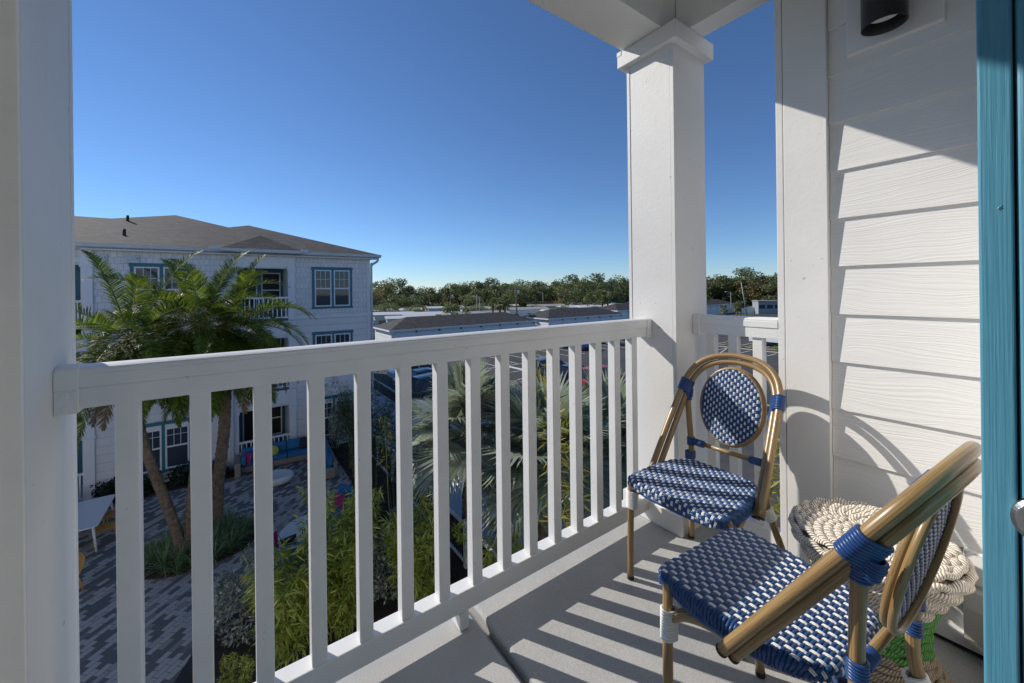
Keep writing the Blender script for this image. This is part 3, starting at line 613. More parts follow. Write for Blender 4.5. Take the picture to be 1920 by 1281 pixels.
    k.prism(pts, ZS-.038, ZS-.0105); k.build('seat_core', 'dark', t)
    k = MB(); k.tube([(x*1.065, y*1.065, ZS-.040) for x, y in pts], .0075, 8, closed=True, up=(0, 0, 1)); k.build('seat_rim', 'wrap_blue', t)
    # backrest: woven oval in a bent rim
    bx = thing('backrest', None, None); bx.parent = t; del_keys = [q for q in ('label', 'category') if q in bx]
    bx.location = (0, -.278, .700); bx.rotation_euler = (R(90)-math.atan2(.070, .32), 0, math.pi)
    a, b = .124, .157
    V, F, mi = weave(lambda u, v: sd_ell(u, v, a, b), lambda x, y, z: (x, y, z+.004*(1-np.clip((x/a)**2+(y/b)**2, 0, 1.2))), a, b, .0135, .0140, .004, .0, .0014, .0034, .50)
    V2 = V*np.array([1, 1, -1])+np.array([0, 0, -.010]); 
    link('woven_panel', npmesh('woven_panel', np.vstack([V+np.array([0, 0, .0]), V2]), np.vstack([F, F[:, ::-1]+len(V)]), ['weave_blue', 'weave_white'], np.concatenate([mi, mi]), True), bx)
    k = MB(); k.prism([((a-.004)*math.cos(q), (b-.004)*math.sin(q)) for q in np.linspace(0, 2*math.pi, 40, endpoint=False)], -.0075, -.003); k.build('panel_core', 'dark', bx)
    k = MB(); k.tube([((a+.004)*math.cos(q), (b+.004)*math.sin(q), -.004) for q in np.linspace(0, 2*math.pi, 64, endpoint=False)], .0065, 10, closed=True, up=None, ry=None)
    k.tube([((a+.007)*math.cos(q), (b+.007)*math.sin(q), -.017) for q in np.linspace(0, 2*math.pi, 64, endpoint=False)], .0075, 10, closed=True); k.build('rim', 'faux_bamboo', bx)
    return t
ch = bistro_chair('blue and white woven bistro chair in front of the corner column, facing left')
ch.location = (1.48, .84, .004); ch.rotation_euler = (0, 0, R(90))
dup(ch, (1.108, .447, .004), R(-5.0), 'blue and white woven bistro chair nearest the camera, its back beside the door frame')

# ================================================================== GROUND
k = MB(); k.poly([(-900, -900, G-.02), (1500, -900, G-.02), (1500, 1500, G-.02), (-900, 1500, G-.02)]); struct(k.build('ground', 'grass'))
k = MB(); k.poly([(-22, 3.2, G), (4.4, 3.2, G), (4.4, 21, G), (-22, 21, G)]); struct(k.build('courtyard_paving', 'pavers'))
k = MB(); k.poly([(5.9, -12, G), (8.5, -12, G), (8.5, 46, G), (5.9, 46, G)]); struct(k.build('walkway', 'walk_concrete'))
k = MB(); k.poly([(9.6, -60, G-.004), (48.6, -60, G-.004), (48.6, 46.2, G-.004), (9.6, 46.2, G-.004)]); k.poly([(50.4, -60, G-.004), (135, -60, G-.004), (135, 46.2, G-.004), (50.4, 46.2, G-.004)])
k.poly([(48.6, 28, G-.004), (50.4, 28, G-.004), (50.4, 46.2, G-.004), (48.6, 46.2, G-.004)])
struct(k.build('parking_lot', 'asphalt'))
k = MB(); m_ = .004
def stripe(x0, y0, x1, y1, w=.1):
    d = Vector((x1-x0, y1-y0, 0)).normalized(); n = Vector((-d.y, d.x, 0))*w/2; a = Vector((x0, y0, G)); b = Vector((x1, y1, G)); k.poly([a-n, b-n, b+n, a+n])
for i in range(16): stripe(20.6+2.35*i, 31.2, 20.6+2.35*i, 36.6)
for i in range(14): stripe(23.9, 31.0-2.65*i, 18.9, 31.0-2.65*i); 
for i in range(14): stripe(11.0, 33.0-2.9*i, 15.4, 33.0-2.9*i)
for i in range(12): stripe(42.6, 26.0-2.65*i, 48.2, 26.0-2.65*i); stripe(50.8, 26.0-2.65*i, 56.2, 26.0-2.65*i)
stripe(42.6, 21.6, 48.0, 23.2); stripe(42.6, 20.3, 48.0, 21.9); stripe(21.4, 30.9, 21.6, 28.4, .45)
struct(k.build('parking_lines', 'marking'))
k = MB(); k.box(24.0, 24.16, -4, 28.6, G, G+.12); k.box(26.4, 26.56, -4, 28.6, G, G+.12); k.box(48.6, 48.78, -10, 28, G, G+.12); k.box(50.22, 50.4, -10, 28, G, G+.12); k.box(9.42, 9.6, -20, 44, G, G+.12); k.box(5.75, 5.9, -12, 46, G, G+.06); k.box(8.5, 8.62, -12, 46, G, G+.06)
struct(k.build('kerb', 'kerb_concrete', bevel=.02))
# planting beds
k = MB()
def blob(cx, cy, rx, ry, n=40, wob=.06, z=G+.06, seed=1, rot=0):
    r = random.Random(seed); ph = [r.uniform(0, 6.28) for _ in range(3)]; P = []
    for i in range(n):
        a = 2*math.pi*i/n; q = 1+wob*(math.sin(2*a+ph[0])+.6*math.sin(3*a+ph[1])); x, y = rx*q*math.cos(a), ry*q*math.sin(a)
        P.append((cx+x*math.cos(rot)-y*math.sin(rot), cy+x*math.sin(rot)+y*math.cos(rot)))
    k.prism(P, G-.01, z)
blob(-.75, 14.35, 1.28, 1.15, seed=3)
k.prism([(-1.1, 3.2), (4.45, 3.2), (4.45, 12.6), (3.6, 12.4), (2.6, 11.0), (.7, 11.05), (-.25, 10.5), (-.75, 9.3), (-.7, 6)], G-.01, G+.05)
k.prism([(3.65, 12.4), (4.5, 12.4), (4.5, 20.0), (3.75, 20.0)], G-.01, G+.05)
k.prism([(4.5, 3.2), (5.7, 3.2), (5.7, 40), (4.5, 40)], G-.01, G+.04)
k.prism([(8.65, -8), (9.38, -8), (9.38, 44), (8.65, 44)], G-.01, G+.05)
k.prism([(-14, 18.6), (-3.9, 19.2), (.1, 19.1), (.1, 20), (-14, 20)], G-.01, G+.07)
k.prism([(24.2, -4), (26.38, -4), (26.38, 28.5), (24.2, 28.5)], G-.01, G+.07); k.prism([(48.8, -10), (50.2, -10), (50.2, 27.9), (48.8, 27.9)], G-.01, G+.07)
struct(k.build('planting_bed', 'mulch'))
k = MB(); k.prism([(-1.35, 3.2), (-1.1, 3.2), (-.72, 6), (-.77, 9.3), (-.27, 10.52), (.7, 11.07), (2.6, 11.02), (3.6, 12.42), (4.4, 12.65), (4.4, 12.95), (3.4, 12.75), (2.5, 11.3), (.6, 11.35), (-.5, 10.75), (-1.05, 9.4), (-1.0, 6)], G-.01, G+.004)
struct(k.build('gravel_edging', 'asphalt'))
k = MB(); k.poly([(-1.1, 7.9, G+.056), (4.4, 7.9, G+.056), (4.4, 8.55, G+.056), (-.7, 8.55, G+.056)]); struct(k.build('service_path', 'walk_concrete'))

# ================================================================== APARTMENT BUILDING ACROSS THE COURTYARD
YF = 20.0
bl = thing('apartment_building', 'three storey white apartment building with teal window trim and grey hip roofs', 'building', (0.8, YF, G))
def bp(mb, nm, mat, bevel=0, parent=None):
    o = mb.build(nm, mat, parent or bl, bevel)
    if parent is None: o.location = -bl.location
    return o
FL = [-6.05, -3.05, 0.0]                     # floor levels
XR = 5.63
BAL = [(.24, 2.08), (-8.6, -4.25)]           # balcony openings in the front wall
def wallgrid(mb, x0, x1, z0, z1, y0, y1, holes):
    xs = sorted({x0, x1, *[h[i] for h in holes for i in (0, 1)]}); zs = sorted({z0, z1, *[h[i] for h in holes for i in (2, 3)]})
    xs = [x for x in xs if x0 <= x <= x1]; zs = [z for z in zs if z0 <= z <= z1]
    for a, b in zip(xs, xs[1:]):
        for c, d in zip(zs, zs[1:]):
            if not any(h[0] <= (a+b)/2 <= h[1] and h[2] <= (c+d)/2 <= h[3] for h in holes): mb.box(a, b, y0, y1, c, d)
holes = [(a, b, fz+.02, fz+2.28) for a, b in BAL for fz in FL]
k = MB(); wallgrid(k, -24, XR, .09, 3.0, YF, YF+.2, holes); k.box(XR-.2, XR-.001, YF+.2, 44, .09, 3.0); bp(k, 'upper_wall', 'shake_siding')
k = MB(); wallgrid(k, -24, XR, G, .088, YF, YF+.2, holes); k.box(XR-.2, XR-.001, YF+.2, 44, G, .088); bp(k, 'lower_wall', 'panel_siding')
k = MB()                                       # trim boards: bands, corner, balcony piers
for z in (.03, -3.02): 
    for a, b in ((-4.2, -.02), (2.37, XR+.02)): k.box(a, b, YF-.03, YF-.002, z, z+.10)
k.box(XR-.13, XR+.02, YF-.032, YF-.002, G, 2.95); k.box(XR, XR+.03, YF, YF+.13, G, 2.95)
for a, b in ((.0, .24), (2.08, 2.36), (-4.25, -3.95)):
    for i, fz in enumerate(FL):
        top = 2.95 if i == 2 else FL[i+1]-.02
        k.box(a, b, YF-.07, YF-.002, fz+.01, top)
        k.box(a-.03, b+.03, YF-.10, YF-.072, fz+2.20, fz+2.32)
k.box(.24, 2.08, YF-.05, YF-.002, 2.33, 2.95); k.box(.24, 2.08, YF-.05, YF-.002, -.62, -.02); k.box(.24, 2.08, YF-.05, YF-.002, -3.67, -3.07)
k.box(-4.2, XR+.3, YF-.36, YF-.08, 2.80, 2.84)
bp(k, 'trim_board', 'far_white', .01)
for a, b in BAL:
    for fz in FL: k = MB(); k.box(a, b, YF+.0, YF+1.8, fz-.16, fz+.018); k.box(a-.1, a-.001, YF+.2, YF+1.8, fz+.0, fz+2.9); k.box(b+.001, b+.1, YF+.2, YF+1.8, fz+.0, fz+2.9); k.box(a, b, YF+.2, YF+1.8, fz+2.62, fz+2.7); bp(k, 'balcony_slab', 'far_white')
for a, b in BAL:
    for fz in FL: k = MB(); k.box(a, b, YF+1.8, YF+1.9, fz+.02, fz+2.62); bp(k, 'balcony_back_wall', 'teal_trim')
# roofs
def hip_end(mb, x0, x1, y0, z, s, yb, dz=.0):
    r = (x1-x0)/2; ap = ((x0+x1)/2, y0+r, z+r*s); bk = ((x0+x1)/2, yb, z+r*s)
    b = mb.pts([(x0, y0, z), (x1, y0, z), ap, (x0, yb, z), (x1, yb, z), bk])
    for q in ((0, 1, 2), (1, 4, 5, 2), (3, 0, 2, 5)): mb.face([b+i for i in q])
    b2 = mb.pts([(x0, y0, z-.05), (x1, y0, z-.05), (x1, yb, z-.05), (x0, yb, z-.05)]); mb.face([b2+3, b2+2, b2+1, b2]); mb.face([b2, b2+1, b+1, b]); mb.face([b2+1, b2+2, b+4, b+1])
k = MB(); hip_end(k, -4.35, 5.98, 19.62, 3.04, .335, 44); hip_end(k, -9.75, 5.0, 20.65, 3.02, .338, 44); hip_end(k, -.26, 2.52, 19.40, 3.06, .52, 23)
b = k.pts([(-40, 23.5, 3.0), (-4.6, 23.5, 3.0), (-4.6, 31.0, 5.5), (-40, 31.0, 5.5), (-40, 38, 3.03), (-4.6, 38, 3.03)]); k.face((b, b+1, b+2, b+3)); k.face((b+3, b+2, b+5, b+4))
bp(k, 'roof', 'shingles')
k = MB()
for x, y in ((-3.55, 22.6), (-3.9, 25.6)):
    z = 3.02+(y-20.65)*.338; k = MB(); k.tube([(x, y, z-.1), (x, y, z+.26)], .055, 10); bp(k, 'vent_pipe', 'dark')
k = MB(); gp = [(0, 0), (-.13, .03), (-.15, .14), (-.16, .155), (0, .16)]
k.extrude(gp, (-24, YF-.36, 2.87), (0, 1, 0), (0, 0, 1), (1, 0, 0), 23.72); k.extrude(gp, (-.30, YF-.58, 2.885), (0, 1, 0), (0, 0, 1), (1, 0, 0), 2.86); k.extrude(gp, (2.58, YF-.36, 2.87), (0, 1, 0), (0, 0, 1), (1, 0, 0), 3.42)
k.extrude([(0, 0), (.13, .03), (.15, .14), (.16, .155), (0, .16)], (XR+.35, YF-.36, 2.87), (1, 0, 0), (0, 0, 1), (0, 1, 0), 24)
k.box(-.66, -.30, YF-.56, YF-.37, 2.96, 3.12); k.box(2.58, 2.86, YF-.56, YF-.37, 2.97, 3.11); k.box(-24, XR+.34, YF-.35, YF-.08, 2.842, 2.866)
bp(k, 'gutter', 'gutter_metal', .006)
k = MB(); k.box(-.08, .07, YF-.24, YF-.11, -6.0, 2.86); bp(k, 'downspout', 'gutter_metal', .02)
k = MB(); k.tube(catmull([(XR+.30, YF-.42, 2.87), (XR+.28, YF-.40, 2.72), (XR+.1, YF-.14, 2.55), (XR+.07, YF-.08, 2.40), (XR+.07, YF-.08, -.2)], 4), .055, 8); k.tube([(XR+.07, YF-.08, -.2), (XR+.07, YF-.08, -5.6), (XR+.25, YF-.2, -5.9)], .055, 8); bp(k, 'downspout', 'gutter_metal')
for x in (-3.78, -2.93):
    k = MB(); k.box(x-.2, x+.2, YF-.04, YF-.012, 2.38, 2.68); k.box(x-.14, x+.14, YF-.10, YF-.042, 2.50, 2.60); bp(k, 'wall_vent', 'gutter_metal', .01)
def window(x0, z0, w, h, y=YF, units=2, door=False, trim=True):
    k = MB(); tw = .105
    if trim:
        k.box(x0-tw-.03, x0+w+tw+.03, y-.045, y-.004, z0+h, z0+h+tw+.03); k.box(x0-tw-.02, x0+w+tw+.02, y-.045, y-.004, z0-tw, z0)
        k.box(x0-tw, x0, y-.04, y-.004, z0, z0+h); k.box(x0+w, x0+w+tw, y-.04, y-.004, z0, z0+h)
        uw = (w-.10*(units-1))/units
        for i in range(1, units): k.box(x0+i*(uw+.1)-.1, x0+i*(uw+.1), y-.04, y-.004, z0, z0+h)
        wi = bp(k, 'window', 'teal_trim')
    else: uw = w; k.box(x0, x0+w, y-.02, y-.004, z0, z0+h); wi = bp(k, 'window', 'dark')
    fr = MB(); gl = MB()
    for i in range(units):
        a = x0+i*(uw+.1); b = a+uw; yy = y-.03; t = .055
        fr.box(a, a+t, yy, y-.003, z0, z0+h); fr.box(b-t, b, yy, y-.003, z0, z0+h); fr.box(a+t, b-t, yy, y-.003, z0, z0+t); fr.box(a+t, b-t, yy, y-.003, z0+h-t, z0+h)
        if not door:
            fr.box(a+t, b-t, yy-.002, y-.003, z0+h*.49-.03, z0+h*.49+.03)
            for q in (1/3, 2/3): xm = a+t+(uw-2*t)*q; fr.box(xm-.008, xm+.008, y-.017, y-.010, z0+h*.5, z0+h-t)
            fr.box(a+t, b-t, y-.0165, y-.0105, z0+h*.745-.008, z0+h*.745+.008)
        gl.box(a+t, b-t, y-.009, y-.004, z0+t, z0+h-t)
        fr.box(a+t, b-t, y-.0145, y-.0095, z0+h*.88, z0+h-t) if random.random() < .3 else None
    bp(fr, 'sash', 'far_white', 0, wi); bp(gl, 'glass', 'window_glass', 0, wi)
    return wi
for fz in (.555, -2.45, -5.47):
    window(3.155, fz, 1.535, 1.70); window(-2.895, fz, 1.53, 1.70)
for fz in FL:
    y = YF+1.79
    window(1.18, fz+.55, .78, 1.62, y, 1, False, False); window(.40, fz+.06, .62, 2.05, y, 1, True, False)
    window(-6.0, fz+.55, 1.0, 1.62, y, 1, False, False)
# balcony railings of the building
for fz in FL:
    for a, b in BAL:
        k = MB(); zz = fz-.1 if fz > -6 else fz
        k.box(a+.002, b-.002, YF-.045, YF+.045, fz+.96, fz+1.04); k.box(a+.002, b-.002, YF-.03, YF+.03, fz+.10, fz+.16)
        n = int((b-a)/.165)
        for i in range(n): x = a+(i+.5)*(b-a)/n; k.box(x-.022, x+.022, YF-.022, YF+.022, fz+.161, fz+.959)
        bp(k, 'railing', 'white_vinyl')
for fz in FL: k = MB(); k.box(1.99, 2.06, YF+1.66, YF+1.79, fz+1.75, fz+1.98); bp(k, 'wall_lamp', 'dark')

# ================================================================== COURTYARD FURNITURE
def cushion(mb, x0, x1, y0, y1, z0, z1, m=0): mb.box(x0, x1, y0, y1, z0, z1, m)
t = thing('sectional_sofa', 'L-shaped wicker sofa with bright blue cushions against the building balcony', 'sofa', (1.75, 18.4, G), R(-3))
k = MB(); k.box(-1.55, 1.55, .62, 1.35, .06, .30); k.box(-1.55, 1.55, 1.25, 1.40, .30, .72); k.box(-1.70, -1.5, .25, 1.40, .06, .60); k.box(.85, 1.62, -1.75, .618, .06, .30); k.box(1.56, 1.70, -1.75, 1.40, .06, .62); k.box(.9, 1.62, -1.83, -1.752, .06, .45)
k.build('wicker_frame', 'wicker', t, .03)
for i in range(3): k = MB(); k.box(-1.46+i*.79, -.69+i*.79, .60, 1.20, .31, .47); k.build('seat_cushion', 'blue_cushion', t, .05, 3); k = MB(); k.box(-1.46+i*.79, -.69+i*.79, 1.06, 1.24, .48, .88); k.build('back_cushion', 'blue_cushion', t, .06, 3)
for i in range(2): k = MB(); k.box(.88, 1.50, -1.72+i*1.15, -.60+i*1.15, .31, .47); k.build('seat_cushion', 'blue_cushion', t, .05, 3); k = MB(); k.box(1.36, 1.54, -1.72+i*1.15, -.6+i*1.15, .48, .86); k.build('back_cushion', 'blue_cushion', t, .06, 3)
k = MB(); k.box(-1.48, -1.33, .3, 1.0, .48, .78); k.build('side_cushion', 'blue_cushion', t, .05, 3)
def pillow(loc, rz, tilt, mat, label, s=.42, round_=False):
    k = MB()
    if round_: k.lathe([(.02, -.06), (.15, -.05), (.19, -.02), (.2, 0), (.19, .02), (.15, .05), (.02, .06)], 20)
    else:
        n = 9; V = []; F = []
        for sgn in (1, -1):
            b = len(V)
            for i in range(n):
                for j in range(n):
                    u, v = i/(n-1)*2-1, j/(n-1)*2-1; V.append((u*s/2*(1-.08*(1-abs(v))*0-.07*v*v*0), v*s/2, sgn*.085*((1-u*u)*(1-v*v))**.5))
            for i in range(n-1):
                for j in range(n-1): q = (b+i*n+j, b+(i+1)*n+j, b+(i+1)*n+j+1, b+i*n+j+1); F.append(q if sgn > 0 else q[::-1])
        k.raw(V, F, 0, True)
    o = k.build('pillow', mat); o.location = loc; o.rotation_euler = (R(tilt), 0, R(rz)); tag(o, label, 'pillow', 'pillows on the courtyard seats'); return o
pillow((.50, 18.95, G+.66), -60, 72, 'magenta_fabric', 'magenta pillow at the left end of the L-shaped sofa')
pillow((1.42, 19.34, G+.62), 0, 68, 'yellow_fabric', 'round yellow pillow on the L-shaped sofa', round_=True)
pillow((2.62, 19.35, G+.68), -8, 68, 'navy_fabric', 'dark navy pillow in the corner of the L-shaped sofa', .48)
pillow((2.98, 19.12, G+.68), -50, 68, 'pink_fabric', 'pink pillow in the corner of the L-shaped sofa')
def pebble_table(loc, rx, ry, rz, label):
    k = MB(); k.lathe([(.55, .02), (.82, .08), (.97, .17), (1.0, .25), (.96, .32), (.86, .355), (.80, .345), (.3, .33), (.01, .328)], 48)
    o = k.build('coffee_table', 'white_plastic'); o.location = loc; o.scale = (rx, ry, 1); o.rotation_euler = (0, 0, rz); tag(o, label, 'table', 'white pebble tables'); return o
pebble_table((1.35, 17.45, G), .62, .52, R(-20), 'round white pebble coffee table in front of the L-shaped sofa')
pebble_table((1.62, 13.05, G), .55, .82, R(-30), 'pointed oval white coffee table beside the curved blue bench')
def bench(loc, rz, a0, a1, r, label):
    t = thing('curved_bench', label, 'bench', loc, rz, 'curved blue benches'); k = MB(); k2 = MB()
    def arc(mb, ri, ro, z0, z1):
        n = 16; P = [(ro*math.cos(R(a0+(a1-a0)*i/n)), ro*math.sin(R(a0+(a1-a0)*i/n))) for i in range(n+1)]+[(ri*math.cos(R(a1-(a1-a0)*i/n)), ri*math.sin(R(a1-(a1-a0)*i/n))) for i in range(n+1)]; mb.prism(P, z0, z1)
    arc(k, r-.35, r+.35, .0, .40); k.build('seat', 'blue_cushion', t, .05, 3); arc(k2, r+.36, r+.52, .0, .78); k2.build('backrest', 'blue_cushion', t, .05, 3); return t
bench((1.55, 13.3, G), 0, 240, 292, 1.35, 'curved blue bench with a magenta pillow, nearest the bamboo')
bench((1.55, 13.3, G), 0, -40, 35, 1.25, 'curved blue bench to the right of the oval table')
pillow((.78, 12.28, G+.55), 30, 70, 'magenta_fabric', 'magenta pillow on the curved bench nearest the bamboo', .5)
pillow((1.20, 12.10, G+.50), 10, 75, 'navy_fabric', 'dark pillow beside the oval white table')
pillow((2.75, 13.55, G+.55), -60, 70, 'magenta_fabric', 'magenta pillow on the curved bench right of the oval table', .45)
# dining table and yellow chairs
t = thing('dining_table', 'white rectangular outdoor dining table with slim legs', 'table', (-4.35, 17.0, G), R(0))
k = MB(); P = []
for cx, cy, a0 in ((1.12, .98, 0), (-1.12, .98, 90), (-1.12, -.98, 180), (1.12, -.98, 270)):
    for i in range(6): a = R(a0+90*i/5); P.append((cx+.12*math.cos(a), cy+.12*math.sin(a)))
k.prism(P, .71, .745); k.build('tabletop', 'white_plastic', t, .006)
for sx in (-1, 1):
    for sy in (-1, 1): k = MB(); k.tube([(sx*1.12, sy*.98, .70), (sx*1.2, sy*1.04, .0)], [.035, .026], 10); k.build('leg', 'white_plastic', t)
def ychair(label, loc, rz):
    t = thing('patio_chair', label, 'chair', loc, rz, 'yellow metal patio chairs')
    k = MB(); 
    for i in range(7): k.box(-.20, .20, -.20+i*.06, -.155+i*.06, .43, .448)
    k.tube([(-.21, -.2, .438), (-.21, .22, .438), (.21, .22, .438), (.21, -.2, .438)], .012, 8, closed=True); k.build('seat', 'yellow_metal', t)
    k = MB(); 
    for i in range(6): x = -.175+i*.07; k.tube([(x, -.2, .44), (x*1.05, -.27, .66), (x*1.05, -.30, .82)], .010, 6)
    k.tube(catmull([(-.21, -.2, .44), (-.22, -.27, .66), (-.2, -.30, .80), (0, -.31, .84), (.2, -.30, .80), (.22, -.27, .66), (.21, -.2, .44)], 4), .013, 8); k.build('backrest', 'yellow_metal', t)
    for sx in (-1, 1):
        k = MB(); k.tube([(sx*.20, .2, .44), (sx*.23, .25, 0)], .014, 8); k.build('leg', 'yellow_metal', t); k = MB(); k.tube([(sx*.20, -.18, .44), (sx*.23, -.27, 0)], .014, 8); k.build('leg', 'yellow_metal', t)
    return t
yc = ychair('yellow metal patio chair at the near right corner of the white dining table', (-3.05, 16.45, G), R(97))
dup(yc, (-3.0, 17.35, G), R(88), 'yellow metal patio chair at the far right corner of the white dining table')
dup(yc, (-3.95, 15.75, G), R(4), 'yellow metal patio chair at the near end of the white dining table')
dup(yc, (-3.35, 14.1, G), R(120), 'yellow metal patio chair standing alone on the pavers near the post')

# fence along the walkway
t = thing('fence', 'white rail fence with dark pickets along the walkway', 'fence', (4.95, 12, G))
def fpost(y, h=1.22): k = MB(); k.box(-.06, .06, y-12-.06, y-12+.06, 0, h); k.box(-.075, .075, y-12-.075, y-12+.075, h, h+.04); k.build('post', 'white_vinyl', t, .006)
ys = [7.3, 9.1, 11.0, 12.9, 14.8, 16.7, 18.6]
for y in ys: fpost(y)
k = MB(); k.box(-.03, .03, 7.36-12, 18.54-12, 1.08, 1.15); k.box(-.03, .03, 7.36-12, 18.54-12, .12, .18); k.build('rail', 'white_vinyl', t)
k = MB(); 
for i in range(95): y = 7.45-12+i*.117; k.box(-.009, .009, y-.009, y+.009, .181, 1.079)
k.build('pickets', 'black_metal', t)

# ================================================================== PLANTS
def palm_trunk(P, r0, r1, seed=0, boots=True):
    """trunk with staggered leaf scars; P control points from ground to hub"""
    Q = catmull(P, 10); k = MB(); L = 0; rs = []; r = random.Random(seed)
    # resample finely
    pts = []; 
    for a, b in zip(Q, Q[1:]):
        n = max(1, int((b-a).length/.045)); pts += [a.lerp(b, i/n) for i in range(n)]
    pts.append(Q[-1]); n = 14; kk = len(pts); V = []; F = []
    for i, p in enumerate(pts):
        t = (pts[min(kk-1, i+1)]-pts[max(0, i-1)]).normalized(); u = t.orthogonal().normalized(); v = t.cross(u); f = i/(kk-1); rad = r0+(r1-r0)*f
        if boots and f > .80: rad *= 1+.55*math.sin((f-.80)/.20*math.pi*.75)
        if f < .06: rad *= 1+2.2*(.06-f)/.06*.25
        for j in range(n):
            a = 2*math.pi*(j+.5*((i//3) % 2))/n; saw = (i % 3)/3
            rr = rad*(1+.16*(1-saw)*(1 if (j+(i//3)) % 2 else .35)+r.uniform(-.03, .03)); V.append(p+u*rr*math.cos(a)+v*rr*math.sin(a))
    for i in range(kk-1):
        for j in range(n): F.append((i*n+j, i*n+(j+1) % n, (i+1)*n+(j+1) % n, (i+1)*n+j))
    k.raw(V, F, 0, False); return k
def fronds_mesh(name, N, L, seed, e_lo=-60, e_hi=84, npair=100, lw=.022, ll=.40, droop=1.7, dry=3, skip=None):
    r = np.random.default_rng(seed); Vs, Fs, Ms = [], [], []; off = 0
    for q in range(N):
        g = (q+.5)/N; el = R(e_hi+(e_lo-e_hi)*g**.60+r.uniform(-6, 6)); az = q*2.39996+r.uniform(-.25, .25)
        Lf = L*r.uniform(.85, 1.08)*(1 if g < .8 else .9)
        isdry = q >= N-dry
        h = np.array([math.cos(az), math.sin(az), 0]); st = 22; pts = []; d = h*math.cos(el)+np.array([0, 0, 1])*math.sin(el); p = h*.10+np.array([0, 0, .10*math.sin(el)]); twist = r.uniform(-.5, .5)
        bend = droop*(.9+.7*math.cos(el))*r.uniform(.8, 1.2)
        for i in range(st+1):
            pts.append(p.copy()); p = p+d*Lf/st; s = i/st; d = d+np.array([0, 0, -1])*bend*(.25+1.2*s*s)/st*1.15; d /= np.linalg.norm(d)
        pts = np.array(pts); T = np.gradient(pts, axis=0); T /= np.linalg.norm(T, axis=1)[:, None]
        S = np.cross(T, [0, 0, 1.0]); S /= np.linalg.norm(S, axis=1)[:, None]+1e-6; U = np.cross(S, T)
        c, s_ = math.cos(twist), math.sin(twist); S, U = S*c+U*s_, U*c-S*s_
        # rachis: 3-sided
        rw = np.linspace(.022, .004, st+1)[:, None]; ring = np.stack([pts+S*rw, pts-S*rw, pts-U*rw], 1).reshape(-1, 3)
        i = np.arange(st)*3; fr = np.concatenate([np.stack([i+a, i+b, i+b+3, i+a+3], 1) for a, b in ((0, 1), (1, 2), (2, 0))]); Vs.append(ring); Fs.append(fr+off); Ms.append(np.full(len(fr), 1 if isdry else 2)); off += len(ring)
        tt = np.linspace(.14, .99, npair); ii = tt*st; i0 = np.minimum(ii.astype(int), st-1); fz = (ii-i0)[:, None]
        B = pts[i0]*(1-fz)+pts[i0+1]*fz; t_, s1, u_ = T[i0], S[i0], U[i0]
        prof = ll*np.clip(np.sin(np.pi*np.clip(tt*.93+.08, 0, 1))**.6, .25, 1)*(.55+.45*np.minimum(1, (1-tt)/.12+.3))
        for sg in (-1, 1):
            fwd = .55+.9*tt[:, None]**2; lift = r.uniform(.20, .75, (npair, 1)); D = s1*sg+t_*fwd+u_*lift+r.normal(0, .10, (npair, 3)); D /= np.linalg.norm(D, axis=1)[:, None]
            ln = (prof*r.uniform(.85, 1.1, npair))[:, None]; M_ = B+D*ln*.55; E = M_+(D+np.array([0, 0, -.28])*1.0)*ln*.45
            W_ = np.cross(D, u_); W_ /= np.linalg.norm(W_, axis=1)[:, None]+1e-6; w = lw*r.uniform(.8, 1.15, (npair, 1))
            V = np.stack([B-W_*w*.35, B+W_*w*.35, M_+W_*w*.5, M_-W_*w*.5, E+W_*w*.08, E-W_*w*.08], 1).reshape(-1, 3); b = np.arange(npair)*6
            F = np.concatenate([np.stack([b, b+1, b+2, b+3], 1), np.stack([b+3, b+2, b+4, b+5], 1)]); Vs.append(V); Fs.append(F+off); Ms.append(np.full(len(F), 1 if isdry else 0)); off += len(V)
    return npmesh(name, np.vstack(Vs), np.vstack(Fs), ['frond', 'frond_dry', 'cane'], np.concatenate(Ms))
def date_palm(label, P, seed, N, L, r0=.115, **kw):
    t = thing('palm_tree', label, 'palm tree', P[0], group='date palms in the courtyard bed'); o0 = Vector(P[0])
    palm_trunk([Vector(p)-o0 for p in P], r0, r0*.85, seed).build('trunk', 'palm_bark', t)
    c = link('crown', fronds_mesh('fronds', N, L, seed, **kw), t); c.location = Vector(P[-1])-o0; return t
date_palm('date palm whose trunk leans far left over the pavers', [(-1.12, 14.0, G), (-1.30, 14.02, -5.0), (-1.72, 14.05, -3.4), (-1.98, 14.08, -2.2), (-2.12, 14.1, -.8), (-2.10, 14.1, .05)], 11, 44, 2.75)
date_palm('slim date palm rising between the other two palms', [(-1.06, 14.1, G), (-.93, 14.1, -4.6), (-.78, 14.2, -2.5), (-.74, 14.3, -.6), (-.72, 14.3, .42)], 12, 46, 2.6, .115)
date_palm('date palm with the thickest trunk, right side of the bed', [(-.42, 14.86, G), (-.36, 14.85, -4.6), (-.20, 14.8, -3.0), (-.14, 14.75, -1.6), (-.12, 14.7, -.5), (-.08, 14.7, .12)], 23, 46, 2.75, .152)

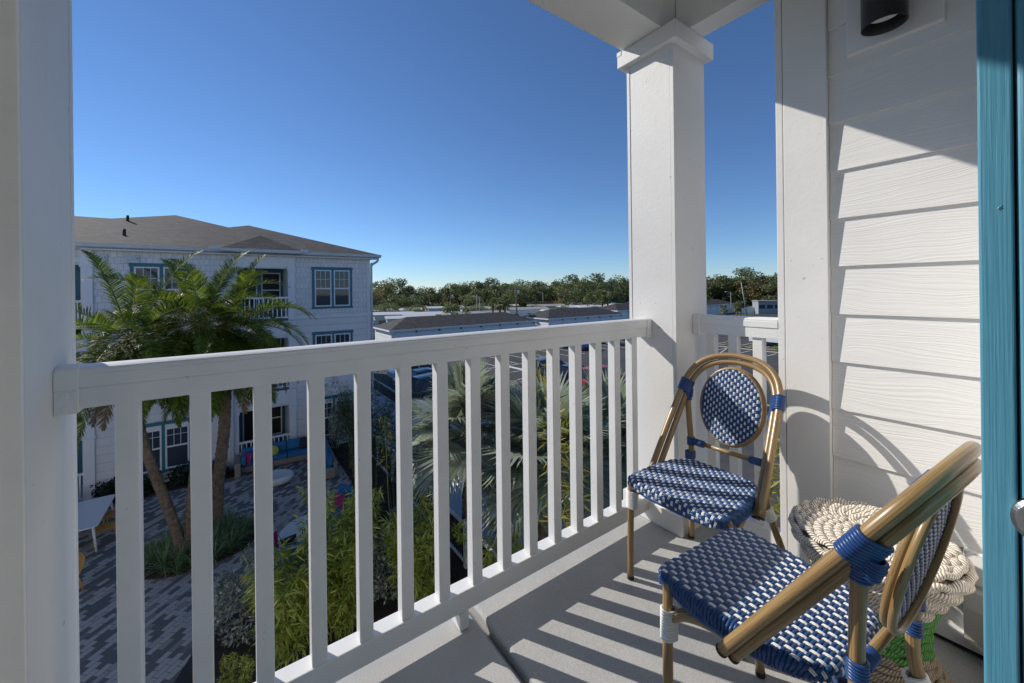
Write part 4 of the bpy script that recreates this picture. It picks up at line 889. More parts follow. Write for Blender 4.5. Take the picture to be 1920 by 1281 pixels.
def strap_clump(name, n, h, seed, mat, wd=.022):
    r = np.random.default_rng(seed); Vs, Fs = [], []; off = 0
    for i in range(n):
        az = r.uniform(0, 6.283); el = R(r.uniform(35, 85)); L = h*r.uniform(.7, 1.2); hh = np.array([math.cos(az), math.sin(az), 0]); d = hh*math.cos(el)+np.array([0, 0, math.sin(el)]); p = hh*.03*r.uniform(0, 1); s = np.array([-math.sin(az), math.cos(az), 0]); V = []
        for j in range(6): w = wd*(1-(j/5)**2)*.5+.001; V += [p-s*w, p+s*w]; p = p+d*L/5; d = d+np.array([0, 0, -.30]); d /= np.linalg.norm(d)
        b = np.arange(5)*2; Vs.append(np.array(V)); Fs.append(np.stack([b, b+1, b+3, b+2], 1)+off); off += 12
    return npmesh(name, np.vstack(Vs), np.vstack(Fs), mat)
meshes = [strap_clump('strap_leaves', 70, .62, s, 'liriope_leaf') for s in (1, 2, 3)]
rr = random.Random(5); n_ = 0
for i in range(400):
    a = rr.uniform(0, 6.283); q = math.sqrt(rr.uniform(.05, .86)); x, y = -.75+1.28*q*math.cos(a), 14.35+1.15*q*math.sin(a)
    if any((x-u)**2+(y-v)**2 < .055 for u, v in [(-1.1, 14.0), (-.42, 14.86)]+([] if not n_ else placed)): continue
    if n_ == 0: placed = []
    placed.append((x, y)); n_ += 1
    o = link('border_grass', meshes[i % 3]); o.location = (x, y, G+.05); o.rotation_euler = (0, 0, rr.uniform(0, 6)); o.scale = (rr.uniform(.8, 1.1),)*3
    tag(o, 'striped strap-leaf plant in the mulch bed under the date palms', 'plant', 'strap-leaf plants under the palms')
    if n_ >= 34: break

# fan palms --------------------------------------------------
def fan_mesh(name, nleaf, rleaf, pet, seed, e_hi=80, e_lo=-35, dry=2):
    r = np.random.default_rng(seed); Vs, Fs, Ms = [], [], []; off = 0
    for q in range(nleaf):
        g = (q+.5)/nleaf; el = R(e_hi+(e_lo-e_hi)*g+r.uniform(-6, 6)); az = q*2.39996+r.uniform(-.2, .2); isd = q >= nleaf-dry
        h = np.array([math.cos(az), math.sin(az), 0]); d = h*math.cos(el)+np.array([0, 0, math.sin(el)]); s = np.array([-math.sin(az), math.cos(az), 0]); n = np.cross(d, s); n = -n if n[2] < 0 else n
        pl = pet*r.uniform(.8, 1.15); a0 = h*.08; a1 = d*pl+np.array([0, 0, -.08*math.cos(el)])
        w = .028; V = np.array([a0-s*w, a0+s*w, a1+s*w*.6, a1-s*w*.6, a0-n*w, a1-n*w*.6]); F = np.array([[0, 1, 2, 3], [0, 3, 5, 4], [1, 4, 5, 2]]); Vs.append(V); Fs.append(F+off); Ms.append(np.full(3, 1 if isd else 0)); off += 6
        ns = 50; span = R(r.uniform(250, 290)); R_ = rleaf*r.uniform(.82, 1.1); dd = d*math.cos(.35)-np.array([0, 0, 1])*.25; dd /= np.linalg.norm(dd); s2 = s; n2 = np.cross(dd, s2); n2 = -n2 if n2[2] < 0 else n2
        cup = r.uniform(.12, .30)
        for i in range(ns):
            a = -span/2+span*(i+.5)/ns; da = span/ns*.52; ln = R_*(.78+.22*math.cos(a*.6))*r.uniform(.92, 1.05)
            def pt(ang, rad, fold): 
                c = math.cos(ang); e = dd*c+s2*math.sin(ang); return a1+e*rad+n2*(cup*rad*(rad/R_)*(.4+.6*abs(math.sin(ang)))-.22*max(0, rad/R_-.6)**2*R_*4*(.5))+n2*fold
            mid = .62*ln; jit = r.normal(0, .018)
            tip = pt(a+jit, ln, 0)+np.array([0, 0, -1])*.10*ln*r.uniform(.2, 1.3)
            V = np.array([a1, pt(a-da, mid, .012), pt(a, mid*.98, -.02), pt(a+da, mid, .012), tip]); F = np.array([[0, 1, 2, 2], [0, 2, 3, 3], [1, 4, 2, 2], [2, 4, 3, 3]])
            V = np.array([V[0], V[1], V[2], V[3], V[4]]); Vs.append(V); Fs.append(np.array([[0, 1, 2, 3], [1, 4, 3, 2]])+off); Ms.append(np.full(2, 1 if isd else 0)); off += 5
    return npmesh(name, np.vstack(Vs), np.vstack(Fs), ['silver_leaf', 'silver_dry'], np.concatenate(Ms))
def fan_palm(label, base, hub, rleaf, pet, seed, nleaf=26, **kw):
    t = thing('fan_palm', label, 'palm tree', base, group='silver fan palms by the walkway'); o0 = Vector(base)
    palm_trunk([Vector((0, 0, 0)), (Vector(hub)-o0)*.5+Vector((.04, .02, 0)), Vector(hub)-o0], .20, .17, seed, False).build('trunk', 'palm_bark', t)
    c = link('crown', fan_mesh('fans', nleaf, rleaf, pet, seed, **kw), t); c.location = Vector(hub)-o0
fan_palm('silver fan palm furthest left, with dry leaves hanging by its trunk', (5.3, 9.6, G), (5.25, 9.45, -2.55), 1.3, 1.0, 4, 28)
fan_palm('silver fan palm in the middle of the three', (6.35, 7.55, G), (6.3, 7.5, -2.95), 1.35, 1.0, 8, 28)
fan_palm('silver fan palm furthest right, next to the balcony column', (9.0, 7.75, G), (8.95, 7.7, -3.3), 1.45, 1.05, 15, 28)

# bamboo, shrubs ------------------------------------------------
def bamboo_mesh(name, ncane, h, spread, seed, nleaf, ll, lw, mat, low=.25, thick=.009, arch=.5, tilt=.22):
    r = np.random.default_rng(seed); k = MB(); C, D, N = [], [], []
    for i in range(ncane):
        az = r.uniform(0, 6.283); rad = spread*.35*math.sqrt(r.uniform(0, 1)); hh = h*r.uniform(.6, 1.05); p = np.array([rad*math.cos(az), rad*math.sin(az), 0]); out = np.array([math.cos(az), math.sin(az), 0]); d = np.array([0, 0, 1.])+out*r.uniform(0, tilt); P = []
        for j in range(11): P.append(p.copy()); p = p+d/np.linalg.norm(d)*hh/10; d = d+out*arch*.09*(j/10)*2+r.normal(0, .03, 3)
        k.tube(P, [thick*(1-.07*j) for j in range(11)], 5, m=1)
        P = np.array(P); m = nleaf//ncane
        for q in range(m):
            s = low+(1-low)*r.uniform(0, 1)**.8; idx = s*10; i0 = min(9, int(idx)); b = P[i0]+(P[i0+1]-P[i0])*(idx-i0)
            tw = r.normal(size=3); tw[2] = abs(tw[2])*.3; tw /= np.linalg.norm(tw); tl = spread*.30*r.uniform(.1, 1)*(1.15-s*.6); e = b+tw*tl
            for l in range(r.integers(2, 5)):
                dd = tw*.6+r.normal(0, .5, 3)+np.array([0, 0, -.45]); dd /= np.linalg.norm(dd); C.append(e+r.normal(0, .02, 3)); D.append(dd); nn = r.normal(size=3)+np.array([0, 0, 1.2]); N.append(nn/np.linalg.norm(nn))
    n = len(C); V, F = leaf_quads(C, D, N, ll*r.uniform(.6, 1.3, n), lw*r.uniform(.7, 1.2, n)); 
    b = len(k.v); V0 = np.vstack([np.array(k.v), V]); F0 = [f for f in k.f if len(f) == 4]; F1 = np.vstack([np.array(F0), F+b]); mi = np.concatenate([np.ones(len(F0), int), np.zeros(len(F), int)])
    return npmesh(name, V0, F1, [mat, 'cane'], mi)
def plant(name, me, loc, label, cat, group=None, s=1, rz=0):
    o = link(name, me); o.location = loc; o.scale = (s, s, s) if not hasattr(s, '__len__') else s; o.rotation_euler = (0, 0, rz); return tag(o, label, cat, group)
BAM = 'bamboo clumps below the balcony'
b1 = bamboo_mesh('bamboo_a', 13, 2.2, .85, 31, 1350, .20, .030, 'bamboo_leaf', .12)
b2 = bamboo_mesh('bamboo_b', 11, 2.2, .80, 32, 1150, .20, .029, 'bamboo_leaf', .12)
b3 = bamboo_mesh('bamboo_c', 9, 2.7, .75, 33, 900, .19, .028, 'bamboo_leaf', .2)
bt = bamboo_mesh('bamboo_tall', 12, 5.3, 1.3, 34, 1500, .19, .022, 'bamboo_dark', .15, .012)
by = bamboo_mesh('bamboo_yellow', 2, 4.6, .40, 35, 190, .17, .022, 'yellow_bamboo', .42, .008, .06, .03)
plant('bamboo', b1, (.90, 8.95, G), 'bushy sunlit bamboo beside the curved blue bench', 'bamboo', BAM, 1.12)
plant('bamboo', b2, (1.85, 8.7, G), 'bushy bamboo behind the fifth baluster', 'bamboo', BAM, 1.08, 1)
plant('bamboo', b3, (2.2, 10.0, G), 'narrow upright bamboo in front of the blue bench on the right', 'bamboo', BAM, 1.1, 2)
plant('bamboo', b2, (3.5, 8.2, G), 'sunlit bamboo beside the white fence post', 'bamboo', BAM, 1.15, 2.6)
plant('bamboo', b3, (5.0, 7.7, G), 'bamboo climbing in front of the shaded walkway', 'bamboo', BAM, 1.0, 4)
plant('bamboo', b3, (-.05, 8.25, G), 'low bamboo sprigs at the near corner of the bed', 'bamboo', BAM, .36, 5)
plant('bamboo', b3, (6.1, 6.6, G), 'small bamboo tuft at the foot of the silver fan palms', 'bamboo', BAM, .5, 3)
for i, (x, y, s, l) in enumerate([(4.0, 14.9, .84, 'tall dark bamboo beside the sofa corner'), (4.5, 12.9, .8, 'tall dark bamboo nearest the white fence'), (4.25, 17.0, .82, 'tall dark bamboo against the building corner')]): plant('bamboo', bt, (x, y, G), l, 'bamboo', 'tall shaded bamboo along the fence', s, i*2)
plant('bamboo', by, (4.05, 4.30, G), 'thin yellow bamboo stalk standing between the silver fan palms', 'bamboo', 'thin yellow bamboo stalks', 1.34, 0)
plant('bamboo', by, (5.0, 1.9, G), 'thin yellow bamboo stalk behind the short side railing', 'bamboo', 'thin yellow bamboo stalks', 1.36, 2)
plant('bamboo', bamboo_mesh('bamboo_sprig', 1, 6.6, .8, 39, 34, .17, .030, 'yellow_bamboo', .72, .012, .15, .03), (3.15, 9.5, G), 'thin bamboo tip rising above the handrail at the building corner', 'bamboo', None, 1, 1)
def bush_mesh(name, mat, rx, rz, n, ll, lw, seed, nb=22):
    r = np.random.default_rng(seed); bl_ = []
    for i in range(nb): d = r.normal(size=3); d /= np.linalg.norm(d); d[2] = abs(d[2]); q = r.uniform(.45, .95); bl_.append(((d[0]*rx*q, d[1]*rx*q, .25*rz+d[2]*rz*.75*q), rx*r.uniform(.25, .42)))
    return crown_mesh(name, mat, bl_, n//nb, ll, lw, seed, .9)
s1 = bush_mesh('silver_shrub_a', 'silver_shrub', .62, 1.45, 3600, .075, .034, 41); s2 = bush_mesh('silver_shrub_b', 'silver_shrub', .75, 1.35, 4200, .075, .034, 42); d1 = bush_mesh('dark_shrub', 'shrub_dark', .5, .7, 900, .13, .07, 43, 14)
SIL = 'silver-leaved shrubs in the bed'
plant('shrub', s1, (.28, 10.15, G), 'silvery shrub at the pointed corner of the paving', 'shrub', SIL, 1.2)
plant('shrub', s2, (2.95, 9.3, G), 'wide grey-green shrub behind the sixth baluster', 'shrub', SIL, 1.2)
plant('shrub', s1, (1.75, 11.0, G), 'silvery shrub beside the oval white table', 'shrub', SIL, .85, 2)
plant('shrub', s2, (3.95, 10.9, G), 'grey shrub against the white fence', 'shrub', SIL, .85, 1)
plant('shrub', s2, (4.15, 19.0, G), 'tall grey-green shrub at the right corner of the building', 'shrub', SIL, (.9, .9, 2.2), 3)
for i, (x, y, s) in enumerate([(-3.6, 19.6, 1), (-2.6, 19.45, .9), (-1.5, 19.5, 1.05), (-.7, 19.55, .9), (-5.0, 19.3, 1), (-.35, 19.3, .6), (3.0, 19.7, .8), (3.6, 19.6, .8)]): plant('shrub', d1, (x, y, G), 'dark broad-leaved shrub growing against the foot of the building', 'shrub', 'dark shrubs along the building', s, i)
gm = strap_clump('tuft', 60, .5, 9, 'liriope_leaf'); gd = bush_mesh('low_green', 'bamboo_leaf', .3, .4, 350, .12, .03, 47, 8)
for i in range(13): plant('shrub', gd, (25.3+rr.uniform(-.5, .5), 27-i*2.1+rr.uniform(-.5, .5), G+.05), 'low green clump in the parking island', 'plant', 'low plants in the parking island', rr.uniform(.8, 1.6), i)
for i in range(11): plant('shrub', gd, (49.5+rr.uniform(-.3, .3), 27-i*1.6+rr.uniform(-.4, .4), G+.05), 'low green clump in the far parking strip', 'plant', 'low plants in the far parking strip', rr.uniform(1, 1.8), i)

# ================================================================== THE BUILDING THE BALCONY BELONGS TO (behind the camera, unseen; put in for the light it bounces)
t = thing('home_building', 'white building with the open room that the balcony belongs to, behind the camera', 'building', (0, -.1, G))
k = MB()
k.box(-45, -1.62, .3, .70, G, 3.3); k.box(2.135, 4.6, .3, .70, G, 3.3); k.box(-1.6, 2.13, -.30, -.10, G, -.202)  # right end cut short so the windows opposite mirror open sky
k.box(1.01, 1.96, -.17, .02, .005, 2.86); k.box(-1.6, -1.0, -.17, .02, .005, 2.86); k.box(-1.0, 1.01, -.17, .02, 2.502, 2.86); k.box(-1.62, -1.601, -.17, .70, -.2, 2.86)
sub(k, 'outer_wall', 'white_paint', t)
k = MB(); k.box(-3, 3, -3.6, -.51, -.1, -.002); sub(k, 'room_floor', 'soffit_paint', t)
k = MB(); k.box(-2.9, .4, -3.6, -3.5, 0, 2.7); k.box(-3, -2.9, -3.6, -.18, 0, 2.7); k.box(2.9, 3, -3.6, -.18, 0, 2.7); k.box(-3, -1.0, -.30, -.175, 0, 2.7); k.box(1.02, 3, -.30, -.175, 0, 2.7); sub(k, 'room_wall', 'soffit_paint', t)  # unseen; back wall left half open to tune the fill light
k = MB(); k.box(-3, 3, -3.6, -.18, 2.7, 2.8); sub(k, 'room_ceiling', 'soffit_paint', t)

# ================================================================== PARKING: CARS
def car(name, label, paint, loc, rz, kind='suv', mark=None):
    t = thing(name, label, 'car', loc, rz, 'cars in the parking lot')
    if kind == 'suv': st = [(-2.25, .45, .86, .80), (-2.2, .36, 1.02, .88), (-1.2, .26, 1.06, .92), (.0, .24, 1.04, .93), (1.0, .25, 1.01, .93), (1.75, .28, .95, .90), (2.15, .36, .82, .82), (2.28, .45, .66, .70)]; gh = [(-2.12, 1.02), (-1.72, 1.63), (-.2, 1.70), (.45, 1.62), (1.12, 1.0)]
    else: st = [(-2.3, .45, .82, .74), (-2.2, .34, .93, .84), (-1.3, .24, .95, .88), (.0, .22, .93, .89), (1.0, .23, .91, .89), (1.8, .27, .82, .86), (2.2, .34, .70, .76), (2.32, .42, .56, .62)]; gh = [(-1.75, .93), (-.95, 1.38), (-.1, 1.45), (.45, 1.38), (1.30, .90)]
    k = MB(); prev = None
    for x, zb, zt, w in st:
        ring = [(x, -w*.93, zb), (x, -w, zb+.12), (x, -w, zt-.18), (x, -w*.95, zt-.04), (x, -w*.80, zt), (x, w*.80, zt), (x, w*.95, zt-.04), (x, w, zt-.18), (x, w, zb+.12), (x, w*.93, zb)]
        b = k.pts(ring); n = len(ring)
        if prev is None: k.face([b+i for i in range(n)])
        else:
            for i in range(n): k.face((prev+i, prev+(i+1) % n, b+(i+1) % n, b+i), 0, None, i != n-1)
        prev = b
    k.face([prev+i for i in reversed(range(n))])
    # roof skin and pillars
    W = .80 if kind == 'suv' else .76
    top = [(x, z) for x, z in gh]; (x0, z0), (x1, z1), (x2, z2), (x3, z3), (x4, z4) = gh
    wr = W*.78; r = [(x1, z1), (x2, z2), (x3, z3)]
    V = [];
    for x, z in r: V += [(x, -wr, z-.03), (x, -wr*.8, z+.02), (x, wr*.8, z+.02), (x, wr, z-.03)]
    b = k.pts(V)
    for i in range(2):
        for j in range(3): k.face((b+i*4+j, b+i*4+j+1, b+i*4+j+5, b+i*4+j+4)[::-1], 0, None, True)
    for s in (-1, 1):
        for (xa, za), (xb, zb) in (((x0, z0), (x1, z1)), ((x4, z4), (x3, z3)), ((x2-.1, .95*z4), (x2-.1, z2))): k.tube([(xa, s*W, za-.03), (xb, s*wr, zb-.03)], .035, 6)
    body = k.build('body', paint, t)
    k = MB(); Wb = W-.012; wt = wr-.012
    for s in (-1, 1):
        P = [(x0+.05, s*Wb, z0-.03), (x4-.05, s*Wb, z4-.03), (x3, s*wt, z3-.05), (x2, s*wt, z2-.04), (x1, s*wt, z1-.05)]; k.poly(P if s < 0 else P[::-1])
    k.poly([(x4, -Wb, z4-.03), (x4, Wb, z4-.03), (x3, wt, z3-.04), (x3, -wt, z3-.04)]); k.poly([(x0, Wb, z0-.03), (x0, -Wb, z0-.03), (x1, -wt, z1-.04), (x1, wt, z1-.04)])
    k.build('windows', 'car_glass', t)
    rw = .36 if kind == 'suv' else .33
    for x in (-1.38, 1.42):
        for s in (-1, 1):
            w = bpy.data.objects.new('wheel', None); COL.objects.link(w); w.parent = t; w.location = (x, s*.80, rw)
            k = MB(); k.tube([(0, -.11, 0), (0, .11, 0)], rw, 20, sm=False); k.build('tyre', 'tyre', w)
            k = MB(); k.tube([(0, s*.09, 0), (0, s*.125, 0)], rw*.66, 16, sm=False); k.tube([(0, s*.1, 0), (0, s*.135, 0)], rw*.14, 10, sm=False); k.build('rim', 'rim', w)
    for s in (-1, 1):
        zt = .70 if kind == 'suv' else .60
        k = MB(); k.box(2.02, 2.19, s*.62-.13, s*.62+.13, zt, zt+.11); k.build('headlight', 'headlight', t, .02)
        k = MB(); k.box(-2.285, -2.19, s*.68-.1, s*.68+.1, zt+.08, zt+.26); k.build('taillight', 'taillight', t, .02)
        k = MB(); k.box(.78, .92, s*(W+.17)-.09, s*(W+.17)+.09, z4+.0, z4+.14); k.build('mirror', paint, t, .03)
    k = MB(); k.box(2.24, 2.30, -.45, .45, .42, .55); k.build('grille', 'dark', t)
    return t
car('parked_car', 'dark slate SUV parked first in the row by the planted island', 'paint_slate', (21.6, 24.9, G), R(4), 'suv')
car('parked_car', 'dark navy car parked between the slate SUV and the red car', 'paint_navy', (21.7, 22.1, G), R(2), 'sedan')
t_red = car('parked_car', 'red and charcoal hatchback parked next to the balcony column', 'paint_red', (21.9, 19.55, G), R(0), 'suv')
car('parked_car', 'bright blue car alone in the middle of the parking lot', 'paint_blue', (34.3, 34.6, G), R(93), 'sedan')
car('parked_car', 'silver car parked to the right of the bright blue car', 'paint_silver', (40.4, 35.6, G), R(-88), 'suv')
car('parked_car', 'black car parked furthest back beside the silver car', 'paint_black', (45.3, 37.3, G), R(-90), 'suv')
car('parked_car', 'white car furthest back of the three in the building shade', 'paint_white', (12.6, 31.2, G), R(3), 'sedan')
car('parked_car', 'blue grey car in the middle of the three in the building shade', 'paint_slate', (11.9, 27.9, G), R(4), 'sedan')
car('parked_car', 'dark grey car nearest of the three in the building shade', 'paint_charcoal', (11.4, 24.7, G), R(4), 'suv')
# white van at the right
t = thing('van', 'white box van parked behind the far planting strip, cut by the wall corner board', 'van', (54.0, 19.9, G), R(90))
k = MB(); k.box(-3.0, 1.2, -1.05, 1.05, .55, 2.75); k.build('cargo_box', 'paint_white', t, .06)
k = MB(); k.extrude([(1.22, .45), (3.0, .45), (3.05, 1.15), (2.35, 1.35), (1.75, 2.15), (1.22, 2.2)], (0, -.98, 0), (1, 0, 0), (0, 0, 1), (0, 1, 0), 1.96); k.build('cab', 'paint_white', t, .05)
k = MB(); k.box(-2.95, 2.9, -.8, .8, .35, .54); k.build('chassis', 'dark', t)
for x in (-1.9, 2.1):
    for s in (-1, 1): k = MB(); k.tube([(x, s*.98-.12, .42), (x, s*.98+.12, .42)], .42, 18, sm=False); k.build('wheel', 'tyre', t)
for s in (-1, 1): k = MB(); k.poly([(1.45, s*.985, 1.35), (2.25, s*.985, 1.35), (1.75, s*.985, 2.05), (1.45, s*.985, 2.05)][::s]); k.build('window', 'car_glass', t)

# ================================================================== GARAGES
def garage(label, x0, x1, y0, y1, ndoor, z0=G, he=2.62, hr=1.28):
    t = thing('garage', label, 'garage', ((x0+x1)/2, y0, z0), group='long garage buildings'); ox = Vector(((x0+x1)/2, y0, z0))
    def put(mb, nm, mat, bevel=0): o = mb.build(nm, mat, t, bevel); o.location = -ox; return o
    k = MB(); k.box(x0, x1, y0, y1, z0, z0+he); put(k, 'wall', 'block_paint')
    e = .35; r = (y1-y0)/2+e; k = MB(); b = k.pts([(x0-e, y0-e, z0+he), (x1+e, y0-e, z0+he), (x1+e, y1+e, z0+he), (x0-e, y1+e, z0+he), (x0-e+r*.95, (y0+y1)/2, z0+he+hr), (x1+e-r*.95, (y0+y1)/2, z0+he+hr)])
    for q in ((0, 1, 5, 4), (1, 2, 5), (2, 3, 4, 5), (3, 0, 4), (3, 2, 1, 0)): k.face([b+i for i in q])
    put(k, 'roof', 'shingles')
    k = MB(); k.box(x0-e-.03, x1+e+.03, y0-e-.03, y0-e-.002, z0+he-.17, z0+he+.02); k.box(x0-e-.03, x0-e-.002, y0-e, y1+e, z0+he-.17, z0+he+.02); put(k, 'fascia', 'far_white')
    w = (x1-x0)/ndoor
    for i in range(ndoor):
        a = x0+w*i+.3; b_ = x0+w*(i+1)-.3; k = MB(); k.box(a, b_, y0-.06, y0-.004, z0+.01, z0+2.15)
        for j in range(4): k.box(a+.05, b_-.05, y0-.075, y0-.0605, z0+.04+j*.53, z0+.50+j*.53)
        put(k, 'garage_door', 'far_white')
        k = MB(); k.box(b_+.2, b_+.36, y0-.16, y0-.003, z0+2.18, z0+2.36); put(k, 'lamp', 'dark')
    return t
garage('long white garage with a grey hip roof, left of the two behind the handrail', 15.6, 37.4, 46.6, 53.2, 7)
garage('long white garage with a grey hip roof, ending at the corner column', 41.2, 59.0, 47.6, 54.4, 6)
garage('white garage with four doors seen between the column and the wall', 66.5, 118.0, 54.6, 61.6, 15)
# ================================================================== MOBILE HOMES AND HOUSES
def home(loc, rz, L, Wd, h, roofm, wallm, label, pitch=.10):
    t = thing('mobile_home', label, 'house', loc, rz, 'mobile homes beyond the garages')
    k = MB(); k.box(-L/2, L/2, -Wd/2, Wd/2, 0, h); k.build('wall', wallm, t)
    k = MB(); e = .3; b = k.pts([(-L/2-e, -Wd/2-e, h), (L/2+e, -Wd/2-e, h), (L/2+e, Wd/2+e, h), (-L/2-e, Wd/2+e, h), (-L/2-e, 0, h+Wd*pitch), (L/2+e, 0, h+Wd*pitch)])
    for q in ((0, 1, 5, 4), (2, 3, 4, 5), (1, 2, 5), (3, 0, 4), (3, 2, 1, 0)): k.face([b+i for i in q])
    k.build('roof', roofm, t)
    for i in range(max(2, int(L/3))):
        x = -L/2+L*(i+.5)/max(2, int(L/3))
        k = MB(); k.box(x-.5, x+.5, -Wd/2-.05, -Wd/2-.003, .9, 1.9); k.build('window', 'window_glass', t)
    k = MB(); k.box(-L/2-.05, -L/2-.003, -.6, .6, 1.0, 1.9); k.build('window', 'window_glass', t)
    k = MB(); k.box(L/2-2.5, L/2, -Wd/2-1.8, -Wd/2-.31, h-.35, h-.25); k.box(L/2-.1, L/2, -Wd/2-1.75, -Wd/2-1.65, 0, h-.351); k.build('awning', 'roof_grey', t)
M('roof_white', (.60, .60, .60), .5, var=.06, vs=.6); M('roof_grey', (.32, .31, .30), .8, var=.15, vs=1.2); M('wall_sage', (.42, .50, .47), .7); M('wall_tan', (.55, .48, .38), .7); M('roof_red', (.33, .12, .09), .7); M('wall_blue', (.46, .53, .58), .7); M('wall_grey', (.30, .32, .35), .7)
H_ = [(15.0, 66.5, 10, 11, 5, 2.7, 'roof_grey', 'far_white'), (24.0, 76, -4, 15, 5, 2.9, 'roof_white', 'wall_sage'), (25.5, 66.0, 6, 11, 4.4, 2.7, 'roof_white', 'wall_blue'), (30.5, 70.3, 2, 12, 5, 2.9, 'roof_white', 'far_white'), (34.5, 63.6, -6, 10, 4.6, 2.8, 'roof_grey', 'wall_tan'), (40.0, 66.6, 4, 14, 5, 2.8, 'roof_grey', 'far_white'), (50.5, 83, 8, 14, 5.4, 2.9, 'roof_grey', 'wall_blue'), (31.1, 90, 0, 16, 5.5, 2.9, 'roof_white', 'wall_sage'), (56.1, 72.7, 5, 13, 5, 2.8, 'roof_grey', 'far_white'), (69.3, 81, -3, 13, 5, 2.9, 'roof_grey', 'wall_tan'), (57.8, 63.2, 3, 10, 4.6, 2.7, 'roof_white', 'far_white'), (73.0, 73.4, 8, 13, 5, 2.7, 'roof_white', 'wall_blue'), (72.6, 66.3, -2, 12, 5, 2.9, 'roof_white', 'far_white'), (84.3, 66.2, 5, 14, 5, 3.0, 'roof_white', 'wall_sage'), (79.7, 98, 0, 16, 6, 3.1, 'roof_red', 'wall_tan'), (46.0, 95, 12, 13, 5, 2.8, 'roof_white', 'far_white'), (62, 92, -8, 13, 5, 2.8, 'roof_white', 'wall_blue'), (19.0, 92, 5, 13, 5, 2.8, 'roof_white', 'far_white'), (88, 84, 5, 13, 5, 2.9, 'roof_white', 'far_white'), (95.0, 75, 0, 13, 5, 2.9, 'roof_white', 'wall_tan')]
cn = dict(roof_white='white', roof_grey='grey', roof_red='red'); wn_ = dict(far_white='white', wall_sage='sage green', wall_blue='pale blue', wall_tan='tan')
for x, y, a, L_, w, h, rm, wm in H_: home((x, y, G), R(a-22), L_*.72, w*.85, h, rm, wm, f'low {wn_[wm]} mobile home with a flat {cn[rm]} roof beyond the garages')
def block(loc, rz, L, Wd, h, label, wallm, roofm, cat='building'):
    t = thing('building', label, cat, loc, rz); k = MB(); k.box(-L/2, L/2, -Wd/2, Wd/2, 0, h); k.build('wall', wallm, t); k = MB(); k.box(-L/2-.15, L/2+.15, -Wd/2-.15, Wd/2+.15, h+.002, h+.28); k.build('roof', roofm, t)
    for i in range(3): x = -L/2+L*(i+.5)/3; k = MB(); k.box(x-.7, x+.7, -Wd/2-.05, -Wd/2-.003, h*.45, h*.75); k.build('window', 'window_glass', t)
block((38.5, 124, G), R(2), 17, 8, 4.6, 'flat grey building among the trees at the far left', 'wall_grey', 'roof_grey')
block((66, 131, G), R(-3), 18, 9, 5.4, 'pale building with a red roof line behind the trees', 'wall_tan', 'roof_red')
block((118.6, 46.6, G), R(-47), 5.6, 4, 3.3, 'small dark grey modular office seen above the side railing', 'wall_grey', 'roof_grey')
t = thing('vinyl_fence', 'long white panel fence between the garage and the grey office', 'fence', (115.8, 50.6, G), R(-47)); k = MB(); k.box(-2.4, 2.4, -.04, .04, .05, 1.75); k.build('panel', 'far_white', t)
for i in range(5): k = MB(); k.box(-2.46+i*1.2, -2.34+i*1.2, -.07, .07, 0, 1.85); k.build('post', 'far_white', t)
# ================================================================== POLES, PALMS, TREES
for i, (x, y, h, kind) in enumerate([(44.4, 60.5, 8.2, 'wood'), (43.3, 73.5, 6.4, 'grey'), (41.0, 81.3, 7.3, 'wood'), (78.2, 67.0, 6.6, 'lamp'), (98.3, 46.4, 6.1, 'lamp'), (106.8, 46.5, 8.5, 'lean'), (39.8, 66.5, 6.0, 'lamp'), (71.1, 84.4, 6.4, 'lamp'), (51.8, 110.5, 8.2, 'wood')]):
    lab = dict(wood='dark wooden utility pole with a crossarm among the mobile homes', grey='thin grey pole among the mobile homes', lamp='grey street lamp with a short arm', lean='pale leaning pole in front of the oaks, seen right of the column')[kind]
    t = thing('utility_pole' if kind != 'lamp' else 'street_lamp', lab, 'pole' if kind != 'lamp' else 'street lamp', (x, y, G), R(-35), 'poles and street lamps in the mobile home park')
    k = MB(); k.tube([(0, 0, 0), (-1.4 if kind == 'lean' else 0, 0, h)], [.15, .09] if kind in ('wood', 'lean') else [.09, .06], 8); k.build('shaft', 'pole_wood' if kind == 'wood' else 'pole_grey', t)
    if kind == 'wood': k = MB(); k.box(-.9, .9, -.06, .06, h-.9, h-.75); k.build('crossarm', 'pole_wood', t); k = MB(); k.lathe([(.01, h-1.6), (.22, h-1.6), (.22, h-.95), (.01, h-.9)], 10, (.35, 0)); k.build('transformer', 'lamp_white', t)
    if kind == 'lamp': k = MB(); k.tube([(0, 0, h-.05), (-.9, 0, h+.1)], .035, 6); k.build('arm', 'pole_grey', t); k = MB(); k.box(-1.4, -.85, -.14, .14, h+.05, h+.17); k.build('lamp_head', 'lamp_white', t, .03)
def sabal_mesh(seed): return fan_mesh('sabal_fans', 26, .62, .75, seed, 85, -50, 4)
sab = []
for s in (51, 52):
    me = sabal_mesh(s); me.materials.clear(); [me.materials.append(MATS[q]) for q in ('oak_mid', 'frond_dry')]; sab.append(me)
trk = MB(); trk.tube([(0, 0, 0), (.05, 0, .5), (0, .04, 1)], [.2, .17, .19], 8); trme = trk.mesh('sabal_trunk', 'palm_bark')
